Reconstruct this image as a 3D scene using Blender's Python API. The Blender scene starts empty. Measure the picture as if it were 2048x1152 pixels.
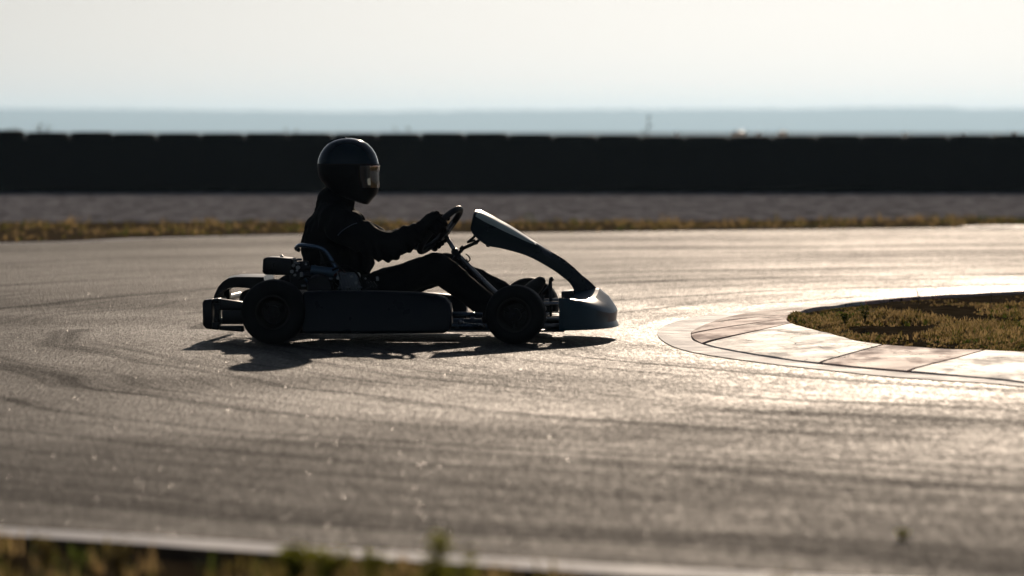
import bpy, bmesh, math, random
from mathutils import Vector, Matrix, noise
rnd = random.Random(7)
R = math.radians

# ------------------------------------------------------------------ camera, sky, sun, exposure
F = 10164.0            # focal length in pixels of the 2048 px wide photograph
HOR = 264.0            # horizon row
CAMZ = 0.92
PITCH = math.atan((576 - HOR) / F)
sc = bpy.context.scene
cam_d = bpy.data.cameras.new('camera')
cam_d.sensor_width = 36; cam_d.lens = F / 2048 * 36
cam_d.clip_start = 0.5; cam_d.clip_end = 60000
cam_d.dof.use_dof = True; cam_d.dof.focus_distance = 22.4; cam_d.dof.aperture_fstop = 3.9
cam_d.dof.aperture_blades = 0
cam = bpy.data.objects.new('camera', cam_d); sc.collection.objects.link(cam)
cam.location = (0, 0, CAMZ); cam.rotation_euler = (math.pi / 2 - PITCH, 0, 0)
sc.camera = cam

SUN_EL, SUN_AZ = R(15.6), R(4.9)      # azimuth measured from +Y towards +X
world = bpy.data.worlds.new('World'); sc.world = world; world.use_nodes = True
wn = world.node_tree.nodes; wl = world.node_tree.links; wn.clear()
sky = wn.new('ShaderNodeTexSky'); sky.sky_type = 'NISHITA'; sky.sun_disc = False
sky.sun_elevation = SUN_EL; sky.sun_rotation = SUN_AZ
sky.air_density = 1.0; sky.dust_density = 1.0; sky.ozone_density = 2.5
hsv = wn.new('ShaderNodeHueSaturation'); hsv.inputs['Saturation'].default_value = 0.5
bg = wn.new('ShaderNodeBackground'); bg.inputs[1].default_value = 0.0345
wo = wn.new('ShaderNodeOutputWorld')
tint = wn.new('ShaderNodeMix'); tint.data_type = 'RGBA'; tint.blend_type = 'MULTIPLY'; tint.inputs[0].default_value = 1
tint.inputs[7].default_value = (.85, .925, 1.06, 1)      # white balance of the photograph
wl.new(sky.outputs[0], hsv.inputs['Color']); wl.new(hsv.outputs[0], tint.inputs[6]); wl.new(tint.outputs[2], bg.inputs[0]); wl.new(bg.outputs[0], wo.inputs[0])

sun_d = bpy.data.lights.new('sun', 'SUN'); sun_d.energy = 3.2; sun_d.angle = R(0.53); sun_d.color = (1.0, 0.81, 0.63)
sun = bpy.data.objects.new('sun', sun_d); sc.collection.objects.link(sun)
sv = Vector((math.sin(SUN_AZ) * math.cos(SUN_EL), math.cos(SUN_AZ) * math.cos(SUN_EL), math.sin(SUN_EL)))
sun.rotation_euler = sv.to_track_quat('Z', 'Y').to_euler(); sun.location = sv * 60

sc.view_settings.view_transform = 'Standard'; sc.view_settings.look = 'None'
sc.view_settings.exposure = -0.44; sc.view_settings.gamma = 1.0
sc.cycles.use_denoising = True
sc.cycles.max_bounces = 8; sc.cycles.transparent_max_bounces = 12; sc.cycles.volume_bounces = 0
sc.cycles.sample_clamp_indirect = 6

# ------------------------------------------------------------------ helpers
FW = Vector((0, math.cos(PITCH), -math.sin(PITCH))); UP = Vector((0, math.sin(PITCH), math.cos(PITCH)))
CP = Vector((0, 0, CAMZ))
def ray(px, py): return FW + Vector((1, 0, 0)) * ((px - 1024) / F) + UP * ((576 - py) / F)
def G(px, py, z=0.0):
    d = ray(px, py); t = (z - CAMZ) / d.z; return CP + d * t
def A(px, py, Y):
    d = ray(px, py); return CP + d * (Y / d.y)
YAW = R(-2.8); KO = Vector((-0.45, 22.6, 0))
KX = Vector((math.cos(YAW), math.sin(YAW), 0)); KY = Vector((-math.sin(YAW), math.cos(YAW), 0))
def K(px, py, lat):        # plan measurement -> kart's own metres (x forward, y to its left, z up)
    d = ray(px, py); t = ((KO - CP).dot(KY) + lat) / d.dot(KY)
    P = CP + d * t - KO
    return Vector((P.dot(KX), lat, P.z))

def mesh_obj(name, bm, mats, parent=None, smooth=True):
    me = bpy.data.meshes.new(name); bm.normal_update(); bm.to_mesh(me); bm.free()
    for m in (mats if isinstance(mats, (list, tuple)) else [mats]): me.materials.append(m)
    if smooth:
        me.polygons.foreach_set('use_smooth', [True] * len(me.polygons))
    o = bpy.data.objects.new(name, me); sc.collection.objects.link(o)
    if parent: o.parent = parent
    return o
def raw_obj(name, verts, faces, mats, parent=None, smooth=False, midx=None):
    me = bpy.data.meshes.new(name); me.from_pydata([tuple(v) for v in verts], [], faces)
    for m in (mats if isinstance(mats, (list, tuple)) else [mats]): me.materials.append(m)
    if midx: me.polygons.foreach_set('material_index', midx)
    if smooth: me.polygons.foreach_set('use_smooth', [True] * len(me.polygons))
    me.update()
    o = bpy.data.objects.new(name, me); sc.collection.objects.link(o)
    if parent: o.parent = parent
    return o
def empty(name, loc=(0, 0, 0), rz=0):
    o = bpy.data.objects.new(name, None); sc.collection.objects.link(o)
    o.location = loc; o.rotation_euler = (0, 0, rz); return o
def tag(o, label=None, cat=None, group=None, kind=None):
    if label: o['label'] = label
    if cat: o['category'] = cat
    if group: o['group'] = group
    if kind: o['kind'] = kind
    return o
def autosmooth(o, ang=35):
    me = o.data
    me.polygons.foreach_set('use_smooth', [True] * len(me.polygons))
    bm = bmesh.new(); bm.from_mesh(me)
    for e in bm.edges:
        if len(e.link_faces) == 2 and e.calc_face_angle(0) > R(ang): e.smooth = False
    bm.to_mesh(me); bm.free(); return o
def apply_mods(o):
    dg = bpy.context.evaluated_depsgraph_get(); dg.update()
    me = bpy.data.meshes.new_from_object(o.evaluated_get(dg))
    old = o.data; o.modifiers.clear(); o.data = me; me.name = old.name + ' '; bpy.data.meshes.remove(old); me.name = o.name
    return o
def bevel(o, w, seg=3, ang=30):
    m = o.modifiers.new('b', 'BEVEL'); m.width = w; m.segments = seg; m.limit_method = 'ANGLE'; m.angle_limit = R(ang)
    apply_mods(o); return autosmooth(o, 50)
def solid(o, t, off=-1):
    m = o.modifiers.new('s', 'SOLIDIFY'); m.thickness = t; m.offset = off; apply_mods(o); return o

def catmull(pts, n=8):
    out = []
    P = [pts[0] * 2 - pts[1]] + list(pts) + [pts[-1] * 2 - pts[-2]] if not isinstance(pts[0], (int, float)) else \
        [2 * pts[0] - pts[1]] + list(pts) + [2 * pts[-1] - pts[-2]]
    for i in range(1, len(P) - 2):
        for k in range(n):
            t = k / n; a, b, c, d = P[i - 1], P[i], P[i + 1], P[i + 2]
            out.append((b * 2 + (c - a) * t + (a * 2 - b * 5 + c * 4 - d) * t * t + (b * 3 - a - c * 3 + d) * t ** 3) * 0.5)
    out.append(pts[-1]); return out

def box(bm, c, s, rot=None, mi=0):
    vs = []
    for dx in (-.5, .5):
        for dy in (-.5, .5):
            for dz in (-.5, .5):
                v = Vector((dx * s[0], dy * s[1], dz * s[2]))
                if rot: v = rot @ v
                vs.append(bm.verts.new(Vector(c) + v))
    for f in ((0, 1, 3, 2), (4, 6, 7, 5), (0, 4, 5, 1), (2, 3, 7, 6), (0, 2, 6, 4), (1, 5, 7, 3)):
        bm.faces.new([vs[i] for i in f]).material_index = mi
def tube(bm, pts, r, seg=12, cap=True, mi=0, smooth_n=0, closed=False):
    pts = [Vector(p) for p in pts]
    if smooth_n: pts = catmull(pts, smooth_n)
    n = len(pts); rr = r if isinstance(r, (list, tuple)) else None
    rings = []; prev = None
    for i, p in enumerate(pts):
        if closed: t = (pts[(i + 1) % n] - pts[i - 1]).normalized()
        else: t = (pts[min(i + 1, n - 1)] - pts[max(i - 1, 0)]).normalized()
        if prev is None:
            a = Vector((0, 0, 1)) if abs(t.z) < .9 else Vector((1, 0, 0))
            u = t.cross(a).normalized()
        else: u = (prev - t * prev.dot(t)).normalized()
        prev = u; v = t.cross(u)
        ri = (rr[0] + (rr[1] - rr[0]) * i / (n - 1)) if rr else r
        rings.append([bm.verts.new(p + (u * math.cos(2 * math.pi * k / seg) + v * math.sin(2 * math.pi * k / seg)) * ri) for k in range(seg)])
    m = n if closed else n - 1
    for i in range(m):
        a, b = rings[i], rings[(i + 1) % n]
        for k in range(seg):
            bm.faces.new((a[k], a[(k + 1) % seg], b[(k + 1) % seg], b[k])).material_index = mi
    if cap and not closed:
        bm.faces.new(rings[0][::-1]).material_index = mi; bm.faces.new(rings[-1]).material_index = mi
def lathe(bm, prof, c, axis='y', seg=48, mi=0, closed=True):
    rings = []
    for (h, r) in prof:
        ring = []
        for k in range(seg):
            a = 2 * math.pi * k / seg
            if axis == 'y': v = Vector((math.cos(a) * r, h, math.sin(a) * r))
            elif axis == 'z': v = Vector((math.cos(a) * r, math.sin(a) * r, h))
            else: v = Vector((h, math.cos(a) * r, math.sin(a) * r))
            ring.append(bm.verts.new(Vector(c) + v))
        rings.append(ring)
    n = len(rings)
    for i in range(n if closed else n - 1):
        a, b = rings[i], rings[(i + 1) % n]
        for k in range(seg): bm.faces.new((a[k], a[(k + 1) % seg], b[(k + 1) % seg], b[k])).material_index = mi
def prism(bm, poly, y0, y1, mi=0):          # polygon in x-z extruded across y
    a = [bm.verts.new((p[0], y0, p[1])) for p in poly]; b = [bm.verts.new((p[0], y1, p[1])) for p in poly]
    n = len(poly)
    for i in range(n): bm.faces.new((a[i], a[(i + 1) % n], b[(i + 1) % n], b[i])).material_index = mi
    bm.faces.new(a[::-1]).material_index = mi; bm.faces.new(b).material_index = mi
def fixn(bm): bmesh.ops.recalc_face_normals(bm, faces=bm.faces[:])

def limb(bm, pts, rad, seg=20, n=6):
    """soft tapered solid along pts; rad = (in-plane radius, sideways radius) per point, round ends"""
    pts = [Vector(p) for p in pts]
    rad = [Vector((r, r)) if isinstance(r, (int, float)) else Vector(r) for r in rad]
    P = catmull(pts, n); Q = catmull(rad, n); m = len(P)
    st = []
    t0 = (P[1] - P[0]).normalized(); t1 = (P[-1] - P[-2]).normalized()
    for k in range(4):
        a = R(90 - k * 22.5); st.append((P[0] - t0 * Q[0].x * math.sin(a) * .9, Q[0] * max(math.cos(a), .02), t0))
    for i in range(m): st.append((P[i], Q[i], (P[min(i + 1, m - 1)] - P[max(i - 1, 0)]).normalized()))
    for k in range(3, -1, -1):
        a = R(90 - k * 22.5); st.append((P[-1] + t1 * Q[-1].x * math.sin(a) * .9, Q[-1] * max(math.cos(a), .02), t1))
    rings = []
    for (p, q, t) in st:
        lat = Vector((0, 1, 0)); lat = (lat - t * lat.dot(t))
        lat = lat.normalized() if lat.length > .05 else Vector((1, 0, 0))
        nn = t.cross(lat)
        rings.append([bm.verts.new(p + nn * math.cos(2 * math.pi * k / seg) * q.x + lat * math.sin(2 * math.pi * k / seg) * q.y) for k in range(seg)])
    for i in range(len(rings) - 1):
        a, b = rings[i], rings[i + 1]
        for k in range(seg): bm.faces.new((a[k], a[(k + 1) % seg], b[(k + 1) % seg], b[k]))
    bm.faces.new(rings[0][::-1]); bm.faces.new(rings[-1])
def fuse(name, bm, mats, voxel, smooth=4, parent=None):
    fixn(bm); o = mesh_obj(name, bm, mats, parent)
    m = o.modifiers.new('r', 'REMESH'); m.mode = 'VOXEL'; m.voxel_size = voxel; m.use_smooth_shade = True
    if smooth:
        s = o.modifiers.new('s', 'SMOOTH'); s.factor = .5; s.iterations = smooth
    apply_mods(o); o.data.polygons.foreach_set('use_smooth', [True] * len(o.data.polygons))
    return o
def wrinkle(o, fn):
    me = o.data; me.update()
    nn = [v.normal.copy() for v in me.vertices]
    for v, n_ in zip(me.vertices, nn): v.co += n_ * fn(v.co)
    me.update()

# ------------------------------------------------------------------ materials
def mat(name, col, rough=.5, metal=0, coat=0, var=.15, vs=8, bump=0, bs=60, spec=.5, trans=0):
    m = bpy.data.materials.new(name); m.use_nodes = True
    nt = m.node_tree; N = nt.nodes; L = nt.links; p = N['Principled BSDF']
    tc = N.new('ShaderNodeTexCoord')
    nz = N.new('ShaderNodeTexNoise'); nz.inputs['Scale'].default_value = vs; nz.inputs['Detail'].default_value = 5
    L.new(tc.outputs['Object'], nz.inputs['Vector'])
    mx = N.new('ShaderNodeMix'); mx.data_type = 'RGBA'
    mx.inputs[6].default_value = (*[c * (1 - var) for c in col], 1); mx.inputs[7].default_value = (*[min(1, c * (1 + var)) for c in col], 1)
    L.new(nz.outputs[0], mx.inputs[0]); L.new(mx.outputs[2], p.inputs['Base Color'])
    mr = N.new('ShaderNodeMapRange'); mr.inputs[1].default_value = .3; mr.inputs[2].default_value = .7
    mr.inputs[3].default_value = max(.02, rough * .85); mr.inputs[4].default_value = min(1, rough * 1.2)
    L.new(nz.outputs[0], mr.inputs[0]); L.new(mr.outputs[0], p.inputs['Roughness'])
    p.inputs['Metallic'].default_value = metal; p.inputs['Coat Weight'].default_value = coat; p.inputs['Coat Roughness'].default_value = .06
    p.inputs['Specular IOR Level'].default_value = spec
    if bump:
        n2 = N.new('ShaderNodeTexNoise'); n2.inputs['Scale'].default_value = bs; n2.inputs['Detail'].default_value = 4
        L.new(tc.outputs['Object'], n2.inputs['Vector'])
        b = N.new('ShaderNodeBump'); b.inputs['Strength'].default_value = bump; b.inputs['Distance'].default_value = .01
        L.new(n2.outputs[0], b.inputs['Height']); L.new(b.outputs[0], p.inputs['Normal'])
    if trans:
        t = N.new('ShaderNodeBsdfTranslucent'); t.inputs[0].default_value = (*[min(1, c * 1.6) for c in col], 1)
        ms = N.new('ShaderNodeMixShader'); ms.inputs[0].default_value = trans
        L.new(p.outputs[0], ms.inputs[1]); L.new(t.outputs[0], ms.inputs[2]); L.new(ms.outputs[0], N['Material Output'].inputs[0])
    return m
M_RUBBER = mat('tyre_rubber', (.008, .008, .009), .6, bump=.2, bs=90, spec=.15)
M_WALLRUB = mat('old_rubber', (.008, .010, .011), .85, var=.4, vs=3, spec=.08)
M_PLAST = mat('black_plastic', (.006, .006, .008), .32, bump=.08, bs=120, spec=.35)
M_SATIN = mat('satin_black_paint', (.003, .006, .012), .3, coat=.06, spec=.2)
M_TEAL = mat('dark_teal_bodywork', (.004, .045, .07), .4, coat=.2, spec=.4)
M_PANEL = mat('dark_green_panel', (.004, .014, .014), .28, coat=.15, spec=.35)
M_PALE = mat('pale_panel_top', (.55, .62, .50), .3, coat=.5)
M_FRAME = mat('blue_grey_tube', (.05, .085, .13), .28, metal=.6, coat=.4)
M_STEEL = mat('steel', (.35, .36, .38), .28, metal=1, bump=.1, bs=80)
M_ALU = mat('cast_aluminium', (.22, .24, .26), .42, metal=.9, bump=.3, bs=60)
M_RIM = mat('dull_rim', (.016, .012, .009), .5, metal=.3)
M_DARK = mat('dark_metal', (.03, .03, .032), .4, metal=.7, bump=.2)
M_SUIT = mat('black_race_suit', (.006, .0065, .008), .85, bump=.35, bs=40, spec=.12)
M_GLOVE = mat('black_glove', (.006, .006, .007), .75, bump=.3, bs=120, spec=.15)
M_SHOE = mat('black_shoe', (.008, .008, .009), .55, bump=.1)
M_SKIN = mat('skin', (.32, .15, .08), .5)
M_HELM = mat('helmet_blue_gloss', (.002, .014, .024), .12, coat=.25, spec=.25)
M_HELMB = mat('helmet_black', (.005, .005, .006), .45, spec=.25)
M_PIPING = mat('grey_piping', (.12, .14, .17), .4)
M_GRIP = mat('suede_grip', (.01, .01, .012), .5, bump=.2)
M_GLINT = mat('pale_glint_scrap', (.9, .85, .78), .25, trans=.8)  # brightness of the barrier's sun glints put into a pale translucent colour
M_DRY = mat('dry_grass', (.38, .27, .12), .8, spec=.08, trans=.5, var=.4, vs=2)
M_OLIVE = mat('olive_grass', (.19, .15, .045), .8, spec=.08, trans=.5, var=.4, vs=2)
M_GREEN = mat('green_grass', (.09, .115, .022), .8, spec=.08, trans=.5, var=.4, vs=2)
M_WEED = mat('weed_leaf', (.32, .32, .05), .7, spec=.08, trans=.55)
M_TWIG = mat('dry_twig', (.09, .065, .045), .8)

def visor_mat():
    m = bpy.data.materials.new('tinted_visor'); m.use_nodes = True; N = m.node_tree.nodes; L = m.node_tree.links
    N.remove(N['Principled BSDF'])
    t = N.new('ShaderNodeBsdfTransparent'); t.inputs[0].default_value = (.95, .95, .93, 1)
    g = N.new('ShaderNodeBsdfGlossy'); g.inputs['Roughness'].default_value = .12; g.inputs[0].default_value = (.9, .9, .9, 1)
    s = N.new('ShaderNodeBsdfTranslucent'); s.inputs[0].default_value = (.80, .93, 1, 1)
    nz = N.new('ShaderNodeTexNoise'); nz.inputs['Scale'].default_value = 12
    mr = N.new('ShaderNodeMapRange'); mr.inputs[3].default_value = .48; mr.inputs[4].default_value = .58; L.new(nz.outputs[0], mr.inputs[0])
    m1 = N.new('ShaderNodeMixShader'); L.new(mr.outputs[0], m1.inputs[0]); L.new(t.outputs[0], m1.inputs[1]); L.new(s.outputs[0], m1.inputs[2])
    fr = N.new('ShaderNodeFresnel'); fr.inputs[0].default_value = 1.5
    m2 = N.new('ShaderNodeMixShader'); L.new(fr.outputs[0], m2.inputs[0]); L.new(m1.outputs[0], m2.inputs[1]); L.new(g.outputs[0], m2.inputs[2])
    L.new(m2.outputs[0], N['Material Output'].inputs[0]); return m
M_VISOR = visor_mat()

class NT:
    def __init__(s, name):
        s.m = bpy.data.materials.new(name); s.m.use_nodes = True; s.N = s.m.node_tree.nodes; s.L = s.m.node_tree.links; s.p = s.N['Principled BSDF']
        g = s.N.new('ShaderNodeNewGeometry'); s.pos = g.outputs['Position']
    def _in(s, sock, v):
        if isinstance(v, bpy.types.NodeSocket): s.L.new(v, sock)
        else: sock.default_value = v
    def math(s, op, a, b=0, c=0, clamp=False):
        n = s.N.new('ShaderNodeMath'); n.operation = op; n.use_clamp = clamp
        s._in(n.inputs[0], a); s._in(n.inputs[1], b); s._in(n.inputs[2], c); return n.outputs[0]
    def vmap(s, scale=(1, 1, 1), rz=0, loc=(0, 0, 0), v=None):
        n = s.N.new('ShaderNodeMapping'); n.inputs['Scale'].default_value = scale; n.inputs['Rotation'].default_value = (0, 0, rz); n.inputs['Location'].default_value = loc
        s.L.new(v or s.pos, n.inputs[0]); return n.outputs[0]
    def noise(s, scale, detail=4, rough=.5, v=None, dist=0):
        n = s.N.new('ShaderNodeTexNoise'); n.inputs['Scale'].default_value = scale; n.inputs['Detail'].default_value = detail
        n.inputs['Roughness'].default_value = rough; n.inputs['Distortion'].default_value = dist
        s.L.new(v or s.pos, n.inputs[0]); return n.outputs[0]
    def voro(s, scale, feat='F1', v=None, out=0):
        n = s.N.new('ShaderNodeTexVoronoi'); n.feature = feat; n.inputs['Scale'].default_value = scale; s.L.new(v or s.pos, n.inputs[0]); return n.outputs[out]
    def rng(s, v, a, b, c, d):
        n = s.N.new('ShaderNodeMapRange'); s._in(n.inputs[0], v)
        for i, x in enumerate((a, b, c, d)): n.inputs[i + 1].default_value = x
        return n.outputs[0]
    def mix(s, f, a, b):
        n = s.N.new('ShaderNodeMix'); n.data_type = 'RGBA'; s._in(n.inputs[0], f)
        for k, x in ((6, a), (7, b)):
            if isinstance(x, bpy.types.NodeSocket): s.L.new(x, n.inputs[k])
            else: n.inputs[k].default_value = (*x, 1)
        return n.outputs[2]
    def xyz(s, x, y, z):
        n = s.N.new('ShaderNodeCombineXYZ'); s._in(n.inputs[0], x); s._in(n.inputs[1], y); s._in(n.inputs[2], z); return n.outputs[0]
    def sep(s, v=None):
        n = s.N.new('ShaderNodeSeparateXYZ'); s.L.new(v or s.pos, n.inputs[0]); return n.outputs
    def bump(s, h, strength, dist, prev=None):
        n = s.N.new('ShaderNodeBump'); s._in(n.inputs['Strength'], strength); n.inputs['Distance'].default_value = dist; s.L.new(h, n.inputs['Height'])
        if prev: s.L.new(prev, n.inputs['Normal'])
        return n.outputs[0]
    def out(s, col=None, rough=None, nrm=None, spec=None):
        if col is not None: s._in(s.p.inputs['Base Color'], col)
        if rough is not None: s._in(s.p.inputs['Roughness'], rough)
        if nrm is not None: s.L.new(nrm, s.p.inputs['Normal'])
        if spec is not None: s._in(s.p.inputs['Specular IOR Level'], spec)
        return s.m

def asphalt_mat():
    t = NT('worn_asphalt'); t.p.inputs['Specular Tint'].default_value = (1, .87, .72, 1)
    x, y, z = t.sep()
    # racing line round the hairpin: streaks follow the distance from the island's nose
    w = t.noise(.35, 2)
    dx = t.math('SUBTRACT', x, 5.2); dy = t.math('MULTIPLY', t.math('SUBTRACT', y, 23.6), .72)
    dxn = t.math('MINIMUM', dx, 0.0)
    dxp = t.math('MULTIPLY', t.math('MAXIMUM', dx, 0.0), .25)
    dd = t.math('SQRT', t.math('ADD', t.math('ADD', t.math('MULTIPLY', dxn, dxn), t.math('MULTIPLY', dxp, dxp)), t.math('MULTIPLY', dy, dy)))
    dd = t.math('ADD', dd, t.math('MULTIPLY', w, .7))
    ang = t.math('ARCTAN2', dy, dx)
    sv_ = t.xyz(t.math('MULTIPLY', dd, 2.6), t.math('MULTIPLY', ang, .5), 0)
    streak = t.noise(1.6, 6, .62, v=sv_)
    marks = t.rng(streak, .51, .62, 0, 1)
    sv2 = t.xyz(t.math('MULTIPLY', dd, 9), t.math('MULTIPLY', ang, .9), 3.1)
    thin = t.rng(t.noise(1.4, 3, .5, v=sv2), .60, .69, 0, .5)
    marks = t.math('MAXIMUM', marks, thin)
    patch = t.noise(.5, 4, .55)
    fine = t.noise(22, 3, .7)
    agg = t.voro(75, 'F1'); agg2 = t.voro(75, 'F1', out=1)
    grains = t.noise(160, 2, .6)
    base = t.mix(t.rng(fine, .3, .7, 0, 1), (.026, .024, .022), (.055, .049, .043))
    base = t.mix(t.math('MULTIPLY', marks, .9), base, (.010, .010, .011))
    g = t.sep(agg2)[0]
    base = t.mix(t.math('MULTIPLY', t.rng(g, .75, 1, 0, 1), .5), base, (.12, .105, .09))
    # the aggregate is polished in a belt round the kerbed island and duller away from it
    far = t.math('MULTIPLY', t.rng(y, 25, 31, 0, 1), .36)
    polish = t.math('MAXIMUM', far, t.rng(t.math('ADD', dd, t.math('MULTIPLY', t.math('SUBTRACT', patch, .5), 4.0)), 3.4, 9.6, 1, 0))
    rough = t.math('ADD', t.rng(patch, .3, .7, .66, .76), t.math('MULTIPLY', polish, -.24))
    rough = t.math('ADD', rough, t.math('MULTIPLY', marks, .12))
    mott = t.noise(66, 3, .65, v=t.vmap((1, .12, 1))); mott2 = t.noise(9, 4, .6, v=t.vmap((1, .5, 1)))
    rough = t.math('ADD', rough, t.rng(mott, .3, .7, .11, -.11))
    rough = t.math('ADD', rough, t.rng(mott2, .3, .7, .035, -.035))
    h = t.math('ADD', t.math('MULTIPLY', agg, 1.0), t.math('MULTIPLY', grains, .5))
    n1 = t.bump(h, .75, .014)
    n2 = t.bump(t.noise(3.0, 4, .6), .35, .03, t.bump(t.noise(75, 3, .7, v=t.vmap((1, .16, 1))), .95, .03, n1))
    return t.out(base, rough, n2, spec=t.math('MULTIPLY', t.math('ADD', .07, t.math('MULTIPLY', polish, .24)), t.rng(marks, 0, 1, 1, .45)))
M_ASPH = asphalt_mat()

def kerb_mat(name, col, worn, ro=.58, sp=.16):
    t = NT(name)
    na = t.N.new('ShaderNodeVectorMath'); na.operation = 'MULTIPLY_ADD'; nn = t.N.new('ShaderNodeTexNoise'); nn.inputs['Scale'].default_value = 3.5; nn.inputs['Detail'].default_value = 5
    t.L.new(t.pos, nn.inputs[0]); t.L.new(nn.outputs[1], na.inputs[0]); na.inputs[1].default_value = (.55, 1.1, 0); t.L.new(t.pos, na.inputs[2])
    cr = t.voro(1.9, 'DISTANCE_TO_EDGE', v=t.vmap((1.2, .5, 1), .35, v=na.outputs[0]))
    crn = t.noise(6, 4)
    crack = t.rng(t.math('ADD', cr, t.math('MULTIPLY', t.math('SUBTRACT', crn, .5), .10)), .0, .016, 1, 0)
    crack = t.math('MULTIPLY', crack, t.rng(t.noise(1.5, 2), .40, .5, 0, 1))
    chip = t.rng(t.noise(9, 6, .7, v=t.vmap((1, .5, 1))), .60, .68, 0, 1)
    c = t.mix(t.math('MULTIPLY', t.noise(3, 4), 1.0), col, worn)
    c = t.mix(t.math('MULTIPLY', chip, .8), c, (.12, .09, .075))
    smud = t.rng(t.noise(3.2, 6, .65, v=t.vmap((1.5, .5, 1), .4)), .50, .62, 0, 1)
    c = t.mix(t.math('MULTIPLY', smud, .16), c, (.20, .16, .14))
    c = t.mix(crack, c, (.02, .018, .016))
    h = t.noise(30, 5, .6)
    nb = t.bump(h, .3, .012, t.bump(crack, .6, -.01))
    return t.out(c, t.math('ADD', t.rng(t.noise(4, 3), .3, .7, ro, ro + .1), t.math('MULTIPLY', smud, .15)), nb, spec=sp)
M_KW = kerb_mat('white_kerb_paint', (.78, .78, .76), (.62, .60, .57))
M_KR = kerb_mat('faded_red_kerb_paint', (.70, .33, .27), (.88, .72, .67), .63, .135)
M_KP = kerb_mat('washed_out_pink_kerb_paint', (.72, .50, .44), (.80, .66, .60), .64, .13)
def line_mat(name, lo=.50, hi=.66):
    t = NT(name)
    wear = t.rng(t.noise(7, 6, .7), lo, hi, 0, 1)
    c = t.mix(wear, (.85, .85, .86), (.14, .13, .12))
    return t.out(c, t.rng(t.noise(5, 3), .3, .7, .6, .75), t.bump(t.noise(110, 3, .6), .5, .01), spec=.1)
M_LINE = line_mat('worn_white_line'); M_LINE2 = line_mat('white_line', .58, .75)
def soil_mat(name, a, b, sc_=4, rough=.95, bs=25, bd=.04):
    t = NT(name)
    c = t.mix(t.rng(t.noise(sc_, 6, .6), .3, .7, 0, 1), a, b)
    return t.out(c, rough, t.bump(t.noise(bs, 6, .7), .9, bd), spec=0.0)
M_GROUND = soil_mat('dry_plain', (.10, .085, .06), (.16, .13, .09), .05, bs=2, bd=.1)
M_GRAVEL = None
def gravel_mat():
    t = NT('grey_gravel')
    v = t.voro(11, 'F1'); vc = t.sep(t.voro(11, 'F1', out=1))[0]
    c = t.mix(vc, (.085, .083, .09), (.78, .76, .78))
    c = t.mix(t.rng(t.noise(3.5, 4, .7, v=t.vmap((1, .35, 1))), .45, .58, 0, .75), c, (.12, .11, .108))
    return t.out(c, .9, t.bump(v, .9, -.05), spec=0.0)
M_GRAVEL = gravel_mat()
M_VSOIL = soil_mat('straw_soil', (.08, .055, .03), (.20, .15, .085), 6)
M_ISOIL = soil_mat('island_soil', (.035, .027, .017), (.13, .095, .055), 7)
M_BLACK = soil_mat('black_ground', (.008, .0075, .007), (.03, .027, .024), 12)
M_HILL = soil_mat('wooded_ridge', (.035, .045, .03), (.06, .065, .045), .01, bs=.05, bd=2)

# ------------------------------------------------------------------ setting
gr_v = [(-11500, -60, 0), (11500, -60, 0), (11500, 13500, 0), (-11500, 13500, 0)]
tag(raw_obj('ground', gr_v, [(0, 1, 2, 3)], M_GROUND), kind='structure')

def ribbon(name, a, b, m, za, zb, kind='structure', thick=None, sub=1, jitter=0):
    vs = []; n = len(a)
    for i in range(n):
        for k in range(sub + 1):
            f = k / sub; p = a[i].lerp(b[i], f)
            z = za + (zb - za) * f + (jitter * (noise.noise(p * 2.5) + .4 * noise.noise(p * 9)) if 0 < k < sub else 0)
            vs.append((p.x, p.y, z))
    fs = []
    for i in range(n - 1):
        for k in range(sub):
            q = i * (sub + 1) + k; fs.append((q, q + 1, q + sub + 2, q + sub + 1))
    o = raw_obj(name, vs, fs, m)
    bm = bmesh.new(); bm.from_mesh(o.data); fixn(bm)
    if sum(f.normal.z for f in bm.faces) < 0: bmesh.ops.reverse_faces(bm, faces=bm.faces[:])
    bm.to_mesh(o.data); bm.free()
    if kind: o['kind'] = kind
    return o
V = Vector
far_edge = [V((-40, 30, 0)), V((-15, 38, 0)), V((-8, 40.4, 0)), G(0, 487), G(300, 477), G(700, 469), G(1100, 466), G(1500, 461), G(2048, 455), V((9, 50.5, 0)), V((18, 53, 0)), V((40, 58, 0))]
near_edge = [V((-40, 30 - 6, 0)), V((-14, 17, 0)), V((-6, 14.2, 0)), V((-3, 12.8, 0)), G(0, 1070), G(300, 1088), G(560, 1106), G(900, 1126), G(1280, 1150), V((1.4, 9.95, 0)), V((4, 9.0, 0)), V((14, 8, 0)), V((40, 6, 0))]
fe = catmull(far_edge, 8); ne = catmull(near_edge, 8)
def resample(pts, n):
    L = [0]
    for i in range(1, len(pts)): L.append(L[-1] + (pts[i] - pts[i - 1]).length)
    out = []; j = 0
    for k in range(n):
        s = L[-1] * k / (n - 1)
        while j < len(L) - 2 and L[j + 1] < s: j += 1
        f = (s - L[j]) / max(L[j + 1] - L[j], 1e-9); out.append(pts[j].lerp(pts[j + 1], f))
    return out
ribbon('race_track', resample(fe, 90), resample(ne, 90), M_ASPH, .004, .004, sub=6)
def offset(pts, d):
    out = []
    for i, p in enumerate(pts):
        t = (pts[min(i + 1, len(pts) - 1)] - pts[max(i - 1, 0)]).normalized(); out.append(p + V((-t.y, t.x, 0)) * d)
    return out
fel = [p for p in fe if p.x < -.4]
ribbon('far_edge_line', offset(fel, -.26), offset(fel, -.05), M_LINE, .008, .008)
ribbon('near_edge_line', offset(ne, -.08), offset(ne, .10), M_LINE2, .008, .008)
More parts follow.
